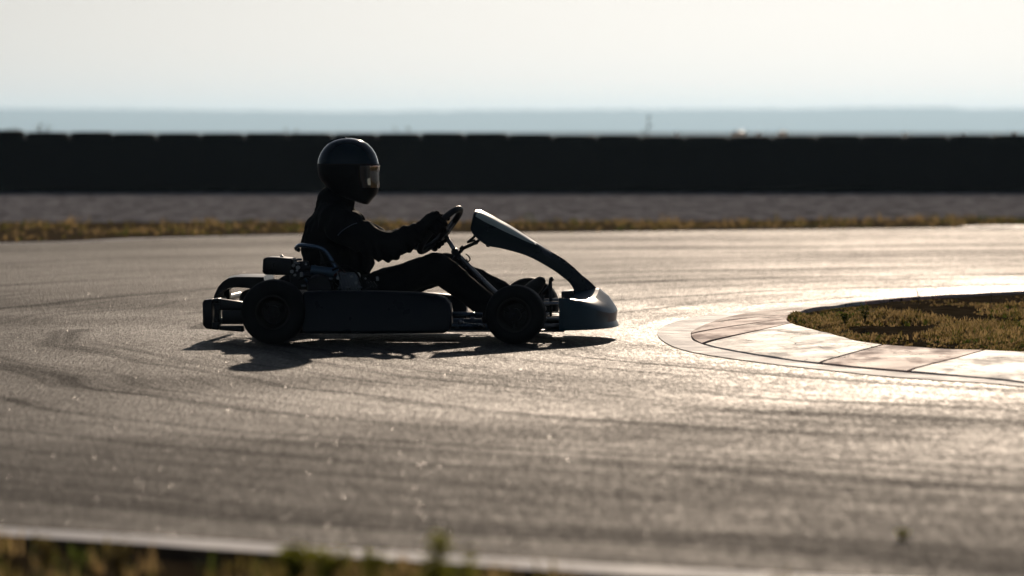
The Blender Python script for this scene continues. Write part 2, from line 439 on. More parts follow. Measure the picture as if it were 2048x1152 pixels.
# near verge: strip of near-black ground, then soil under the foreground grass
ribbon('dark_shoulder', offset(ne, -.65), offset(ne, -.09), M_BLACK, .006, .006)
ribbon('near_verge_ground', offset(ne, -7), offset(ne, -.42), M_ISOIL, .02, .010, sub=5, jitter=.012)
# far verge and gravel run-off
ve = offset(fe, .05)
ge = [V((-40, 49, 0)), V((-9, 50.8, 0)), G(0, 448), G(500, 447), G(1100, 446), G(1600, 443), G(2048, 439), V((12, 55.5, 0)), V((40, 62, 0))]
gec = catmull(ge, 8)
ribbon('far_verge_ground', resample(ve, 80), resample(gec, 80), M_VSOIL, .010, .012, sub=4, jitter=.01)
WALLY = 75.4
ribbon('gravel_runoff', resample(gec, 80), resample([V((-40, WALLY + 8, 0)), V((40, WALLY + 8, 0))], 80), M_GRAVEL, .016, .016, sub=3)
# far kerb showing at the right edge of the track
kpts = [G(1965, 459.5), G(2010, 458.5), G(2060, 457.5), V((7.5, 48.6, 0)), V((12, 49.8, 0))]
kv = catmull(kpts, 6)
ribbon('far_kerb', kv, offset(kv, .3), M_KW, .012, .03)

# island
def Z4(x, y): return G(1240 + x / 2.5347, 560 + y / 2.5347)
k_out = [V((9, 12.6, 0)), V((4.2, 15.9, 0)), Z4(2300, 555), Z4(1850, 511), Z4(1470, 480), Z4(1020, 437), Z4(700, 393), Z4(430, 338), Z4(362, 290), Z4(440, 237), Z4(600, 190), Z4(820, 164), Z4(1050, 147), Z4(1500, 107), Z4(2048, 82), V((4.6, 30.0, 0)), V((9, 33.4, 0))]
k_in = [V((9.6, 13.6, 0)), V((5.0, 17.0, 0)), Z4(2500, 428), Z4(2150, 416), Z4(1860, 408), Z4(1345, 378), Z4(1080, 320), Z4(880, 262), Z4(858, 238), Z4(905, 210), Z4(960, 190), Z4(1080, 172), Z4(1250, 150), Z4(1600, 118), Z4(2100, 93), V((5.0, 29.4, 0)), V((9.6, 32.6, 0))]
l_out = [V((8.9, 12.35, 0)), V((4.1, 15.65, 0)), Z4(2300, 570), Z4(1850, 532), Z4(1470, 508), Z4(1020, 463), Z4(690, 424), Z4(330, 365), Z4(190, 272), Z4(300, 213), Z4(470, 180), Z4(750, 150), Z4(1000, 127), Z4(1500, 92), Z4(2048, 68), V((4.55, 30.3, 0)), V((8.9, 33.7, 0))]
NB = 10
def ccat(pts, n):          # centripetal, so uneven spacing gives no overshoot
    P = [pts[0] * 2 - pts[1]] + list(pts) + [pts[-1] * 2 - pts[-2]]; out = []
    for i in range(1, len(P) - 2):
        p0, p1, p2, p3 = P[i - 1:i + 3]
        t0 = 0; t1 = t0 + (p1 - p0).length ** .5; t2 = t1 + (p2 - p1).length ** .5; t3 = t2 + (p3 - p2).length ** .5
        for k in range(n):
            t = t1 + (t2 - t1) * k / n
            A1 = p0 * ((t1 - t) / (t1 - t0)) + p1 * ((t - t0) / (t1 - t0)); A2 = p1 * ((t2 - t) / (t2 - t1)) + p2 * ((t - t1) / (t2 - t1)); A3 = p2 * ((t3 - t) / (t3 - t2)) + p3 * ((t - t2) / (t3 - t2))
            B1 = A1 * ((t2 - t) / (t2 - t0)) + A2 * ((t - t0) / (t2 - t0)); B2 = A2 * ((t3 - t) / (t3 - t1)) + A3 * ((t - t1) / (t3 - t1))
            out.append(B1 * ((t2 - t) / (t2 - t1)) + B2 * ((t - t1) / (t2 - t1)))
    out.append(pts[-1]); return out
ko = ccat(k_out, NB); ki = ccat(k_in, NB); lo = ccat(l_out, NB)
li = [a.lerp(b, max(.02, .05 + .14 * noise.noise(a * 1.6 + V((3, 1, 0))))) for a, b in zip(ko, lo)]
M_LINE3 = line_mat('kerb_line_paint', .6, .8); M_LINE3.node_tree.nodes['Principled BSDF'].inputs['Specular IOR Level'].default_value = .4
ribbon('kerb_edge_line', lo, li, M_LINE3, .008, .008)
ribbon('kerb_gap_grit', [a.lerp(b, -.01) for a, b in zip(li, lo)], [a.lerp(b, .99) for a, b in zip(ko, ki)], M_BLACK, .006, .006)
cols = [M_KW, M_KR, M_KW, M_KW, M_KR, M_KW, M_KW, M_KR, M_KR, M_KP, M_KP, M_KW, M_KR, M_KP, M_KR, M_KW]
vs, fs, mi = [], [], []
mats_k = [M_KW, M_KR, M_KP]
i = 0
while i < len(cols):                       # each painted block of the kerb, with an open joint after it
    j = i
    while j + 1 < len(cols) and cols[j + 1] is cols[i] and not (7 <= i <= 10): j += 1
    rows = range(i * NB, (j + 1) * NB + 1); base = len(vs); nr = 0
    rows = list(rows)
    for q, r_ in enumerate(rows):
        a, b = ko[r_], ki[r_]
        if q == 0: a = a.lerp(ko[r_ + 1], 1.0 if i in (7, 8, 9) else .35); b = b.lerp(ki[r_ + 1], .2)
        if q == len(rows) - 1: a = a.lerp(ko[r_ - 1], .12); b = b.lerp(ki[r_ - 1], .12)
        for k in range(7):
            f = (0, 0, .08, .3, .6, .97, 1)[k]; z = (.0, .014, .020, .026, .034, .042, .0)[k]
            p = a.lerp(b, f); vs.append((p.x, p.y, z + (.004 * noise.noise(p * 3) if 0 < k < 6 else 0))); 
    for q in range(len(rows) - 1):
        for k in range(6):
            s0 = base + q * 7 + k; fs.append((s0, s0 + 7, s0 + 8, s0 + 1)); mi.append(mats_k.index(cols[i]))
    for q in (0, len(rows) - 1):
        s0 = base + q * 7; fs.append(tuple(s0 + k for k in range(7))); mi.append(mats_k.index(cols[i]))
    i = j + 1
kerb = raw_obj('kerb', vs, fs, mats_k, midx=mi)
bm = bmesh.new(); bm.from_mesh(kerb.data); fixn(bm); bm.to_mesh(kerb.data); bm.free()
tag(kerb, kind='structure'); autosmooth(kerb, 25)
# island ground: a low mound between the two inner kerb edges
half = len(ki) // 2
lowb = ki[:half + 1][::-1]; upb = ki[half:]
m_ = min(len(lowb), len(upb)); lowb = lowb[:m_]; upb = upb[:m_]
SUBI = 14; vs = []; fs = []
def isl_z(p, f): return .026 + .012 * math.sin(math.pi * f) + min(1, 8 * min(f, 1 - f)) * (.016 * noise.noise(p * 1.7) + .010 * noise.noise(p * 6))
for i in range(m_):
    for k in range(SUBI + 1):
        f = k / SUBI; p = lowb[i].lerp(upb[i], f); vs.append((p.x, p.y, isl_z(p, f)))
for i in range(m_ - 1):
    for k in range(SUBI):
        q = i * (SUBI + 1) + k; fs.append((q, q + SUBI + 1, q + SUBI + 2, q + 1))
isl = tag(raw_obj('island_ground', vs, fs, M_ISOIL, smooth=True), kind='structure')
bm = bmesh.new(); bm.from_mesh(isl.data); fixn(bm)
if sum(f.normal.z for f in bm.faces) < 0: bmesh.ops.reverse_faces(bm, faces=bm.faces[:])
bm.to_mesh(isl.data); bm.free()

def hills(name, prof, Y, depth, seed, m):
    r_ = random.Random(seed); xs = [(-9000 + 18000 * i / 900) for i in range(901)]
    vs = []; fs = []
    for X in xs:
        px = 1024 + X / Y * F
        py = prof[0][1]
        if px >= prof[-1][0]: py = prof[-1][1]
        elif px > prof[0][0]:
            for (a, b) in zip(prof[:-1], prof[1:]):
                if a[0] <= px <= b[0]: py = a[1] + (b[1] - a[1]) * (px - a[0]) / (b[0] - a[0]); break
        h = (HOR - py) / F * Y + .92 + 1.6 * noise.noise(V((X / 60, seed, 0))) + 1.3 * noise.noise(V((X / 17, seed, 5)))
        for (f, hh) in ((0, -2), (.25, h * .6), (.5, h * .9), (.75, h), (1.3, h * .8), (2, -2)):
            vs.append((X, Y + depth * (f - .75), hh))
    for i in range(len(xs) - 1):
        for k in range(5):
            q = i * 6 + k; fs.append((q, q + 6, q + 7, q + 1))
    return tag(raw_obj(name, vs, fs, m, smooth=True), kind='structure')
hills('hills', [(-3000, 216), (0, 217), (300, 219), (700, 224), (1000, 220), (1300, 219), (1600, 218), (1750, 215), (1900, 214.5), (1935, 219), (2048, 217), (5000, 212)], 11500, 1500, 3, M_HILL)

hz = bmesh.new(); box(hz, (0, 6720, 33), (23400, 13800, 68)); fixn(hz)
M_HAZE = bpy.data.materials.new('pale_haze'); M_HAZE.use_nodes = True
N = M_HAZE.node_tree.nodes; N.remove(N['Principled BSDF'])
pv = N.new('ShaderNodeVolumePrincipled'); pv.inputs['Color'].default_value = (.53, .77, 1.0, 1); pv.inputs['Density'].default_value = .000112
pv.inputs['Anisotropy'].default_value = .58
M_HAZE.node_tree.links.new(pv.outputs[0], N['Material Output'].inputs['Volume'])
haze = mesh_obj('haze', hz, M_HAZE, smooth=False); tag(haze, kind='stuff')
M_HAZE.cycles.homogeneous_volume = True

# ------------------------------------------------------------------ tyre barrier
def tyre_bm(R_, w, ri):
    bm = bmesh.new()
    lathe(bm, [(-w / 2, ri), (-w / 2 - .004, (ri + R_) / 2), (-w / 2 + .012, R_ * .93), (-w * .34, R_ * .99), (0, R_), (w * .34, R_ * .99), (w / 2 - .012, R_ * .93), (w / 2 + .004, (ri + R_) / 2), (w / 2, ri), (w / 2 - .02, ri + .01), (-w / 2 + .02, ri + .01)], (0, 0, 0), 'z', 28)
    fixn(bm); return bm
tproto = None
PITCHX = .655
nst = 84
for s in range(nst):
    X = (s - nst / 2 + .42) * PITCHX
    Y = WALLY + .36 + rnd.uniform(-.02, .02)
    px = 1024 + X / Y * F
    top = .93 + .0 if px < 0 else (.938 - .035 * min(px / 500, 1) if px < 1000 else .895 - .03 * min(max((px - 1000) / 300, 0), 1) + (.025 * min((px - 1500) / 550, 1.5) if px > 1500 else 0))
    top += rnd.uniform(-.014, .010)
    root = empty('tyre_stack', (X, Y, .016), rnd.uniform(0, 6))
    nt_ = 5; hh = (top - .016) / nt_
    for k in range(nt_):
        if tproto is None:
            c = mesh_obj('tyre', tyre_bm(.325, .182, .2), M_WALLRUB, root); tproto = c
        else:
            c = tproto.copy(); sc.collection.objects.link(c); c.parent = root
        c.location = (rnd.uniform(-.008, .008), rnd.uniform(-.01, .01), hh * (k + .5)); c.scale = (1, 1, hh / .19)
    tag(root, 'one of the identical black tyre stacks in the long barrier behind the gravel', 'tyre stack', 'tyre stacks making up the long black barrier')
# rubber belt hung along the face of the stacks
vs = []; fs = []; nb_ = 520
for i in range(nb_ + 1):
    X = -27 + 54 * i / nb_
    for k in range(7):
        z = .012 + .80 * k / 6
        w_ = .016 * math.cos((X / PITCHX - .42) * 2 * math.pi) + .012 * noise.noise(V((X * .8, k * .3, 2)))
        vs.append((X, WALLY - .012 - w_ * (0.7 + .3 * k / 6), z + .008 * noise.noise(V((X * 1.3, 0, 7))) * (k == 6)))
for i in range(nb_):
    for k in range(6):
        q = i * 7 + k; fs.append((q, q + 7, q + 8, q + 1))
belt = raw_obj('rubber_belt', vs, fs, M_WALLRUB, smooth=True); solid(belt, .012)
tag(belt, 'long black rubber belting hung along the face of the tyre barrier', 'barrier belt')

# pale scraps added to stand in for sun glints along the barrier top
def scrap(px, w, h, label):
    bm = bmesh.new(); g = []
    for i in range(9):
        row = []
        for k in range(7):
            u = i / 8 - .5; v = k / 6
            row.append(bm.verts.new((u * w, .05 * math.cos(v * 3.0) + .01 * noise.noise(V((u * 9, v * 5, px))), h * math.sin(v * 3.0) * (1 - .5 * abs(u) ** 1.5 * 2) + .006 * noise.noise(V((u * 20, v * 9, px))))))
        g.append(row)
    for i in range(8):
        for k in range(6): bm.faces.new((g[i][k], g[i + 1][k], g[i + 1][k + 1], g[i][k + 1]))
    o = mesh_obj('glint_scrap', bm, M_GLINT); o.location = A(px, 271.5, WALLY + .2); solid(o, .001)
    tag(o, label, 'film scrap', 'pale scraps added as sun glints on top of the barrier')
    return o
scrap(1478, .24, .075, 'widest of the pale scraps added as sun glints on top of the black barrier')
scrap(1518, .09, .055, 'small pale scrap added as a sun glint, just right of the widest scrap on the barrier')
scrap(1566, .15, .075, 'medium pale scrap added as a sun glint on the barrier, rightmost of the tight cluster of three')
scrap(1353, .06, .05, 'lone tiny pale scrap added as a sun glint on the barrier top, left of the cluster')
scrap(1810, .06, .055, 'tiny pale scrap added as a sun glint on the barrier top, leftmost of the last three at the right')
scrap(1927, .05, .05, 'tiny pale scrap added as a sun glint on the barrier top, middle of the last three at the right')
scrap(2028, .08, .065, 'pale scrap added as a sun glint on the barrier top nearest the right edge of the photo')

# ------------------------------------------------------------------ vegetation
def tufts(name, spots, mats, weights, label=None, cat=None, parent=None):
    """spots: (x, y, z, height, blades)"""
    vs = []; fs = []; mi = []
    for (x, y, z, h, nb) in spots:
        m = rnd.choices(range(len(mats)), weights(x, y))[0]
        for _ in range(nb):
            a = rnd.uniform(0, 2 * math.pi); lean = rnd.uniform(.1, .9) * h; hb = h * rnd.uniform(.5, 1.1)
            bx, by = x + rnd.gauss(0, h * .25), y + rnd.gauss(0, h * .25)
            w = rnd.uniform(.0016, .004) * (1 + h * 6); ca, sa = math.cos(a), math.sin(a); wa = a + math.pi / 2 + rnd.uniform(-.5, .5)
            wx, wy = math.cos(wa) * w, math.sin(wa) * w
            q = len(vs)
            vs += [(bx - wx, by - wy, z - .01), (bx + wx, by + wy, z - .01),
                   (bx + ca * lean * .35 + wx * .8, by + sa * lean * .35 + wy * .8, z + hb * .6), (bx + ca * lean * .35 - wx * .8, by + sa * lean * .35 - wy * .8, z + hb * .6),
                   (bx + ca * lean, by + sa * lean, z + hb)]
            fs += [(q, q + 1, q + 2, q + 3), (q + 3, q + 2, q + 4)]; mi += [m, m]
    return raw_obj(name, vs, fs, mats, midx=mi, parent=parent)
GM = [M_DRY, M_OLIVE, M_GREEN]
def wfun(bias):
    def f(x, y):
        n_ = noise.noise(V((x * .9, y * .5, bias * 7))); return (max(.05, .9 + n_ * 1.2), max(.05, .5 - n_ * .6), max(.02, .2 * bias - n_ * .8))
    return f
# far verge
sp = []
rv = resample(ve, 400); rg = resample(gec, 400)
for _ in range(15000):
    i = rnd.randrange(400); f = rnd.random() ** .85
    p = rv[i].lerp(rg[i], f)
    if abs(p.x) > 13: continue
    d = noise.noise(V((p.x * 1.2, p.y * .6, 4)))
    if rnd.random() < .35 - d * .9: continue
    sp.append((p.x, p.y, .012, rnd.uniform(.015, .045) * (1 + max(d, 0) * 1.6), 6))
for _ in range(500):
    i = rnd.randrange(400); p = rv[i].lerp(rg[i], rnd.random())
    if abs(p.x) < 13: sp.append((p.x, p.y, .012, rnd.uniform(.07, .14), 5))
tag(tufts('far_verge_grass', sp, GM, wfun(1)), 'low dry yellow grass strip between the track and the gravel', 'grass', kind='stuff')
# stray blades in the gravel
# island
sp = []
for _ in range(16000):
    i = rnd.random() * (m_ - 2); ii = int(i); f = rnd.random()
    a = lowb[ii].lerp(lowb[ii + 1], i - ii); b = upb[ii].lerp(upb[ii + 1], i - ii); p = a.lerp(b, f)
    if p.x > 6.5: continue
    d = noise.noise(V((p.x * 2.2, p.y * .9, 9)))
    if rnd.random() < .62 - d * 2.2: continue
    if p.x > 3.2 and rnd.random() < .5: continue
    sp.append((p.x, p.y, isl_z(p, f), rnd.uniform(.008, .026) * (1 + max(d, 0) * 2.2) * min(1, .3 + 3 * min(f, 1 - f)) * min(1, .3 + i / 12) * (1 if f < .72 else .5), 7))
tag(tufts('island_grass', sp, GM, wfun(1.3)), 'patchy olive and brown grass covering the kerbed island', 'grass', kind='stuff')
# foreground verge
sp = []
for _ in range(5200):
    x = rnd.uniform(-4.5, 4.5)
    i = min(range(0, len(ne), 2), key=lambda q: abs(ne[q].x - x)); y0 = ne[i].y
    off = rnd.uniform(.5, 2.6); y = y0 - off
    d = noise.noise(V((x * 1.6, y * 1.2, 2)))
    if rnd.random() < .25 - d: continue
    if -.85 < x < -.55 and rnd.random() < .85: continue
    sp.append((x, y, .015, rnd.uniform(.025, .06) * (1 + max(d, 0)), 7))
tag(tufts('near_verge_grass', sp, GM, wfun(1.6)), 'blurred olive grass along the near edge of the track', 'grass', kind='stuff')

def weed(loc, h, n, label, group=None, leaf=.02, spread=.3, name='weed', lm=None, sm=None, cat='weed', lpn=9):
    root = empty(name, loc)
    bs = bmesh.new(); bl = bmesh.new(); r_ = random.Random(int(loc[0] * 1000 + loc[1] * 77))
    for s in range(n):
        a = r_.uniform(0, 6.28); L = h * r_.uniform(.6, 1); ln = spread * h * r_.uniform(.2, 1)
        pts = [V((0, 0, -.01)), V((math.cos(a) * ln * .25, math.sin(a) * ln * .25, L * .4)), V((math.cos(a) * ln * .6, math.sin(a) * ln * .6, L * .75)), V((math.cos(a) * ln, math.sin(a) * ln, L))]
        tube(bs, pts, (h * .014, h * .004), 5, smooth_n=3); cp = catmull(pts, 6)
        for k in range(lpn):
            p = cp[min(len(cp) - 1, 3 + int(k / lpn * (len(cp) - 3)))]; b = r_.uniform(0, 6.28); el = r_.uniform(-.1, .9)
            d = V((math.cos(b) * math.cos(el), math.sin(b) * math.cos(el), math.sin(el))); sd = d.cross(V((0, 0, 1))).normalized() * leaf * .28; l_ = leaf * r_.uniform(.6, 1.3)
            q = [bl.verts.new(x) for x in (p, p + d * l_ * .5 + sd, p + d * l_ - V((0, 0, l_ * .15)), p + d * l_ * .5 - sd)]; bl.faces.new(q)
    mesh_obj('stem', bs, sm or M_TWIG, root); mesh_obj('leaves', bl, lm or M_WEED, root, smooth=False)
    tag(root, label, cat, group); return root
def near(px, py): return tuple(G(px, py, .015))
WG = 'blurred weeds in the near verge'
weed((A(868, 1165, 8.8).x, 8.8, .0), .222, 6, 'tallest yellow-green weed sticking up past the near white line', WG, .036, .10, lpn=44)
weed((A(938, 1165, 8.8).x, 8.8, .0), .215, 4, 'slim yellow-green weed just right of the tallest near weed', WG, .030, .08, lpn=36)
weed(tuple(A(590, 1165, 9.9)), .075, 16, 'broad bushy green weed in front of the near white line', WG, .03, .9, lpn=14)
weed(tuple(A(655, 1165, 10.0)), .065, 12, 'low green weed touching the right side of the bushy weed', WG, .03, .9, lpn=14)
weed(tuple(A(745, 1168, 9.9)), .07, 9, 'small sparse weed between the bushy weed and the tallest weed', WG, .03, .5)
weed(tuple(A(240, 1165, 10.1)), .085, 9, 'olive weed in the dark verge at the lower left, beside the pale stem', WG, .03, .5, lm=M_OLIVE)
weed(tuple(A(95, 1150, 10.3)), .07, 9, 'olive weed nearest the lower left corner', WG, .03, .5, lm=M_OLIVE)
weed(tuple(G(1806, 1080, .004)), .022, 9, 'tiny green weed growing alone out of the asphalt at the lower right', None, .014, .9, lpn=14)
IG = 'small stalks standing on the island'
weed(tuple(G(1838, 606, .05)), .085, 3, 'thin forked stalk on the far rim of the island, leftmost of the stalks', IG, .014, .5, lm=M_TWIG, lpn=4)
weed(tuple(G(1982, 602, .05)), .075, 2, 'dark upright stalk on the far rim of the island near the right edge', IG, .012, .3, lm=M_TWIG, lpn=5)
weed(tuple(G(1730, 640, .08)), .07, 12, 'bright green weed clump near the left tip of the island', IG, .02, .7, lm=M_GREEN)
weed(tuple(G(1690, 648, .07)), .05, 14, 'dark green low clump at the island tip, left of the bright clump', IG, .02, .9, lm=M_GREEN)
BG = 'scrubby bushes behind the barrier'
weed((A(1294, 240, 79).x, 79, 0), 1.12, 5, 'slender tall plant poking above the barrier right of centre', BG, .10, .07, lm=M_TWIG, lpn=16, name='bush', cat='bush')
weed((A(84, 240, 79).x, 79, 0), 1.05, 18, 'bushy scrub showing above the barrier at the far left', BG, .10, .2, lm=M_TWIG, lpn=10, name='bush', cat='bush')
weed((A(18, 240, 79.5).x, 79.5, 0), 1.02, 12, 'low scrub above the barrier, cut by the left edge', BG, .09, .2, lm=M_TWIG, lpn=10, name='bush', cat='bush')
weed((A(806, 240, 79).x, 79, 0), 1.0, 9, 'faint scrub above the barrier just right of the helmet', BG, .09, .12, lm=M_TWIG, lpn=8, name='bush', cat='bush')
weed((A(590, 240, 79).x, 79, 0), .99, 9, 'faint scrub above the barrier just left of the helmet', BG, .09, .14, lm=M_TWIG, lpn=8, name='bush', cat='bush')

# loose grit and stone chips lying on the asphalt, which catch the sun
vs = []; fs = []
for _ in range(14000):
    y = 10.2 + 24 * rnd.random() ** 1.6; x = rnd.uniform(-1, 1) * (y * .115 + .8); s_ = rnd.uniform(.001, .0028) * (.7 + y / 40)
    p = V((x, y, 0)); i = min(range(0, len(ne), 3), key=lambda q: abs(ne[q].x - x))
    if y < ne[i].y + .15 or (x > .6 and 18 < y < 30): continue
    M3 = Matrix.Rotation(rnd.uniform(0, 6.28), 3, 'Z') @ Matrix.Rotation(rnd.uniform(-.35, .35), 3, 'X'); q = len(vs)
    for d_ in ((1, 0, 0), (0, 1, 0), (-1, 0, 0), (0, -1, 0), (0, 0, 1), (0, 0, -1)):
        o_ = M3 @ V(d_); vs.append((x + o_.x * s_ * rnd.uniform(.8, 1.4), y + o_.y * s_ * rnd.uniform(.8, 1.4), .004 + s_ * .2 + o_.z * s_ * .35))
    for k in range(4): fs += [(q + k, q + (k + 1) % 4, q + 4), (q + (k + 1) % 4, q + k, q + 5)]
tag(raw_obj('loose_grit', vs, fs, mat('glassy_stone', (.14, .12, .10), .3, spec=.8)), 'fine loose stone chips glinting on the asphalt', 'grit', kind='stuff')

# ------------------------------------------------------------------ kart
kart = empty('go_kart', KO, YAW)
tag(kart, 'dark low racing go-kart with slick tyres and a teal nose, side-on on the track', 'go-kart')
def xk(px, lat=-.6): return K(px, 630, lat).x

def wheel(x, lat, Rt, w, side, steer=0, rr=.072):
    """side -1 = right (faces the camera)"""
    bm = bmesh.new(); o_ = side * w / 2
    # rim barrel with dished face
    lathe(bm, [(-w * .46, rr + .004), (-w * .40, rr - .008), (-w * .1, rr - .018), (w * .1, rr - .018), (w * .40, rr - .008), (w * .46, rr + .004), (w * .46, rr - .003), (w * .38, rr - .014), (w * .1, rr - .024), (-w * .1, rr - .024), (-w * .38, rr - .014), (-w * .46, rr - .003)], (0, 0, 0), 'y', 40)
    f = side * w * .16
    for k in range(3):
        a = 2 * math.pi * k / 3 + .5; c, s = math.cos(a), math.sin(a)
        tube(bm, [V((c * .012, f, s * .012)), V((c * (rr - .02), f, s * (rr - .02)))], .011, 8)
    lathe(bm, [(f - .02, .001), (f - .02, .028), (f + .02, .028), (f + .02, .001)], (0, 0, 0), 'y', 20, closed=False)
    lathe(bm, [(f - side * .008, rr - .02), (f - side * .008, .02)], (0, 0, 0), 'y', 40, closed=False)
    fixn(bm)
    wo_ = mesh_obj('wheel', bm, M_RIM, kart); autosmooth(wo_, 40)
    wo_.location = (x, lat, Rt); wo_.rotation_euler = (0, 0, steer)
    bm = bmesh.new(); h = w / 2
    prof = [(-h * .86, rr), (-h * .97, rr + .012), (-h, (rr + Rt) / 2), (-h * .96, Rt - .022), (-h * .86, Rt - .008), (-h * .68, Rt - .0015), (-h * .3, Rt), (h * .3, Rt), (h * .68, Rt - .0015), (h * .86, Rt - .008), (h * .96, Rt - .022), (h, (rr + Rt) / 2), (h * .97, rr + .012), (h * .86, rr), (h * .6, rr + .006), (-h * .6, rr + .006)]
    lathe(bm, prof, (0, 0, 0), 'y', 72); fixn(bm)
    mesh_obj('tyre', bm, M_RUBBER, wo_)
    bm = bmesh.new()
    for k in range(3):
        a = 2 * math.pi * k / 3 + 1.5
        lathe(bm, [(f, .0005), (f, .006), (f + side * .026, .006), (f + side * .026, .0005)], (math.cos(a) * .02, 0, math.sin(a) * .02), 'y', 6, closed=False)
    lathe(bm, [(f, .0005), (f, .011), (f + side * .032, .010), (f + side * .032, .0005)], (0, 0, 0), 'y', 12, closed=False)
    fixn(bm); mesh_obj('hub_nut', bm, M_DARK, wo_)
    return wo_
RR, RF = .141, .129
xr = xk(545, -.68); xf = xk(1030, -.62)
wheel(xr, -.60, RR, .175, -1); wheel(xr, .60, RR, .175, 1)
wheel(xf, -.56, RF, .12, -1, R(-5)); wheel(xf + .012, .56, RF, .12, 1, R(-7))

bm = bmesh.new(); tube(bm, [(xr, -.55, RR), (xr, .55, RR)], .02, 16); fixn(bm); mesh_obj('rear_axle', bm, M_STEEL, kart)
bm = bmesh.new(); lathe(bm, [(.2, .03), (.2, .095), (.206, .095), (.206, .03)], (xr, 0, RR), 'y', 32); fixn(bm); autosmooth(mesh_obj('brake_disc', bm, M_STEEL, kart))
bm = bmesh.new(); lathe(bm, [(-.255, .03), (-.255, .085), (-.25, .09), (-.245, .085), (-.245, .03)], (xr, 0, RR), 'y', 32); fixn(bm); autosmooth(mesh_obj('sprocket', bm, M_DARK, kart))

# chassis
bm = bmesh.new(); zt = .065
for s in (-1, 1):
    tube(bm, [(xr - .12, s * .30, zt + .03), (xr - .02, s * .31, zt + .01), (xr + .2, s * .30, zt), (xr + .45, s * .33, zt), (xf - .18, s * .31, zt), (xf + .06, s * .20, zt), (xf + .24, s * .15, zt)], .015, 10, smooth_n=5)
    tube(bm, [(xf, s * .22, zt), (xf, s * .44, zt + .01)], .014, 10)
    tube(bm, [(xr + .25, s * .31, zt), (xr + .27, s * .55, zt + .015), (xf - .2, s * .55, zt + .015), (xf - .16, s * .32, zt)], .01, 8, smooth_n=4)
tube(bm, [(xf + .24, -.16, zt), (xf + .25, 0, zt), (xf + .24, .16, zt)], .015, 10, smooth_n=4)
tube(bm, [(xr + .18, -.3, zt), (xr + .18, .3, zt)], .014, 10); tube(bm, [(xr - .1, -.3, zt + .025), (xr - .1, .3, zt + .025)], .014, 10)
fixn(bm); mesh_obj('frame', bm, M_FRAME, kart)
bm = bmesh.new(); box(bm, ((xr + .3 + xf + .2) / 2, 0, zt - .020), (xf + .2 - xr - .3, .60, .004)); fixn(bm); bevel(mesh_obj('floor_tray', bm, M_ALU, kart), .001, 1)
# kingpins, stub axles, tie rods
for s in (-1, 1):
    bm = bmesh.new()
    tube(bm, [(xf, s * .44, .08), (xf - .012, s * .44, .18)], .014, 10); tube(bm, [(xf, s * .43, RF), (xf, s * .56, RF)], .0125, 12)
    box(bm, (xf, s * .435, .085), (.05, .05, .012)); box(bm, (xf, s * .435, .175), (.05, .05, .012))
    tube(bm, [(xf - .01, s * .45, .12), (xf + .09, s * .43, .12)], .009, 8)
    fixn(bm); autosmooth(mesh_obj('stub_axle', bm, M_STEEL, kart))
    bm = bmesh.new(); tube(bm, [(xf + .085, s * .43, .125), (xf + .03, s * .03, .12)], .0075, 8); fixn(bm); mesh_obj('tie_rod', bm, M_STEEL, kart)

# side pods
podp = [(603, 584), (640, 582.5), (757, 583), (830, 585), (872, 590), (890, 597), (899, 608), (902, 622), (902, 652), (897, 663), (885, 667), (700, 668), (604, 668)]
for s in (-1, 1):
    pl = [K(x, y, -.66) for x, y in podp]
    bm = bmesh.new()
    if s < 0: prism(bm, [(p.x, p.z) for p in pl], -.665, -.50)
    else: prism(bm, [(p.x, p.z) for p in pl], .50, .665)
    # pull the top inwards so the pod's outer face leans
    for v in bm.verts:
        if abs(v.co.y) > .6: v.co.y -= s * .35 * max(0, v.co.z - .12)
        if s > 0: v.co.z = .045 + (v.co.z - .045) * .78
    fixn(bm); o = mesh_obj('side_pod', bm, M_SATIN, kart); bevel(o, .016, 4)
    for x in (xr + .28, xf - .24):
        bm = bmesh.new(); tube(bm, [(x, s * .32, .075), (x, s * .60, .10)], .010, 8)
        fixn(bm); mesh_obj('side_pod_bar', bm, M_STEEL, kart)

# rear bumper: black wrap-round plastic bar with slots at its ends
def xz(px, py, lat): p = K(px, py, lat); return (p.x, p.z)
bm = bmesh.new()
LB = -.66
def slab(poly, y0, y1): prism(bm, [xz(px, py, LB) for px, py in poly], y0, y1)
for sgn in (1,):
    y0, y1 = (-.665, -.56) if sgn > 0 else (.56, .665)
    slab([(408, 600), (424, 598), (424, 659), (412, 657), (406, 650), (405, 606)], y0, y1)
    slab([(424, 598), (438, 597), (438, 606.5), (424, 606.5)], y0, y1); slab([(424, 645), (438, 645), (438, 660), (424, 659)], y0, y1)
    slab([(428, 606.5), (438.5, 606.5), (438.5, 645), (428, 645)], y0, y1)
    slab([(438.5, 598), (486, 604), (486, 620), (438.5, 620)], y0, y1 - .02 * sgn)
    slab([(444, 620), (486, 620), (486, 648.5), (444, 648.5)], y0, y1 - .02 * sgn)
    slab([(438.5, 638), (444, 638), (444, 648.5), (438.5, 648.5)], y0, y1 - .02 * sgn)
    slab([(438.5, 652.5), (484, 652.5), (486, 664), (438.5, 660)], y0, y1 - .02 * sgn)
a0 = K(406, 600, LB); a1 = K(424, 658, LB)
tube_pts = lambda z: [(a0.x + .03, -.6, z), (a0.x + .02, -.3, z), (a0.x + .02, .3, z), (a0.x + .03, .6, z)]
tube(bm, tube_pts(a0.z - .018), .015, 12, smooth_n=4); tube(bm, tube_pts(a1.z + .016), .015, 12, smooth_n=4)
fixn(bm); o = mesh_obj('rear_bumper', bm, M_PLAST, kart); bevel(o, .003, 2)
bm = bmesh.new()
for s in (-1, 1):
    for z in (.09, .16): tube(bm, [(a0.x + .03, s * .25, z), (xr - .08, s * .28, .09)], .012, 10)
fixn(bm); mesh_obj('bumper_bar', bm, M_STEEL, kart)

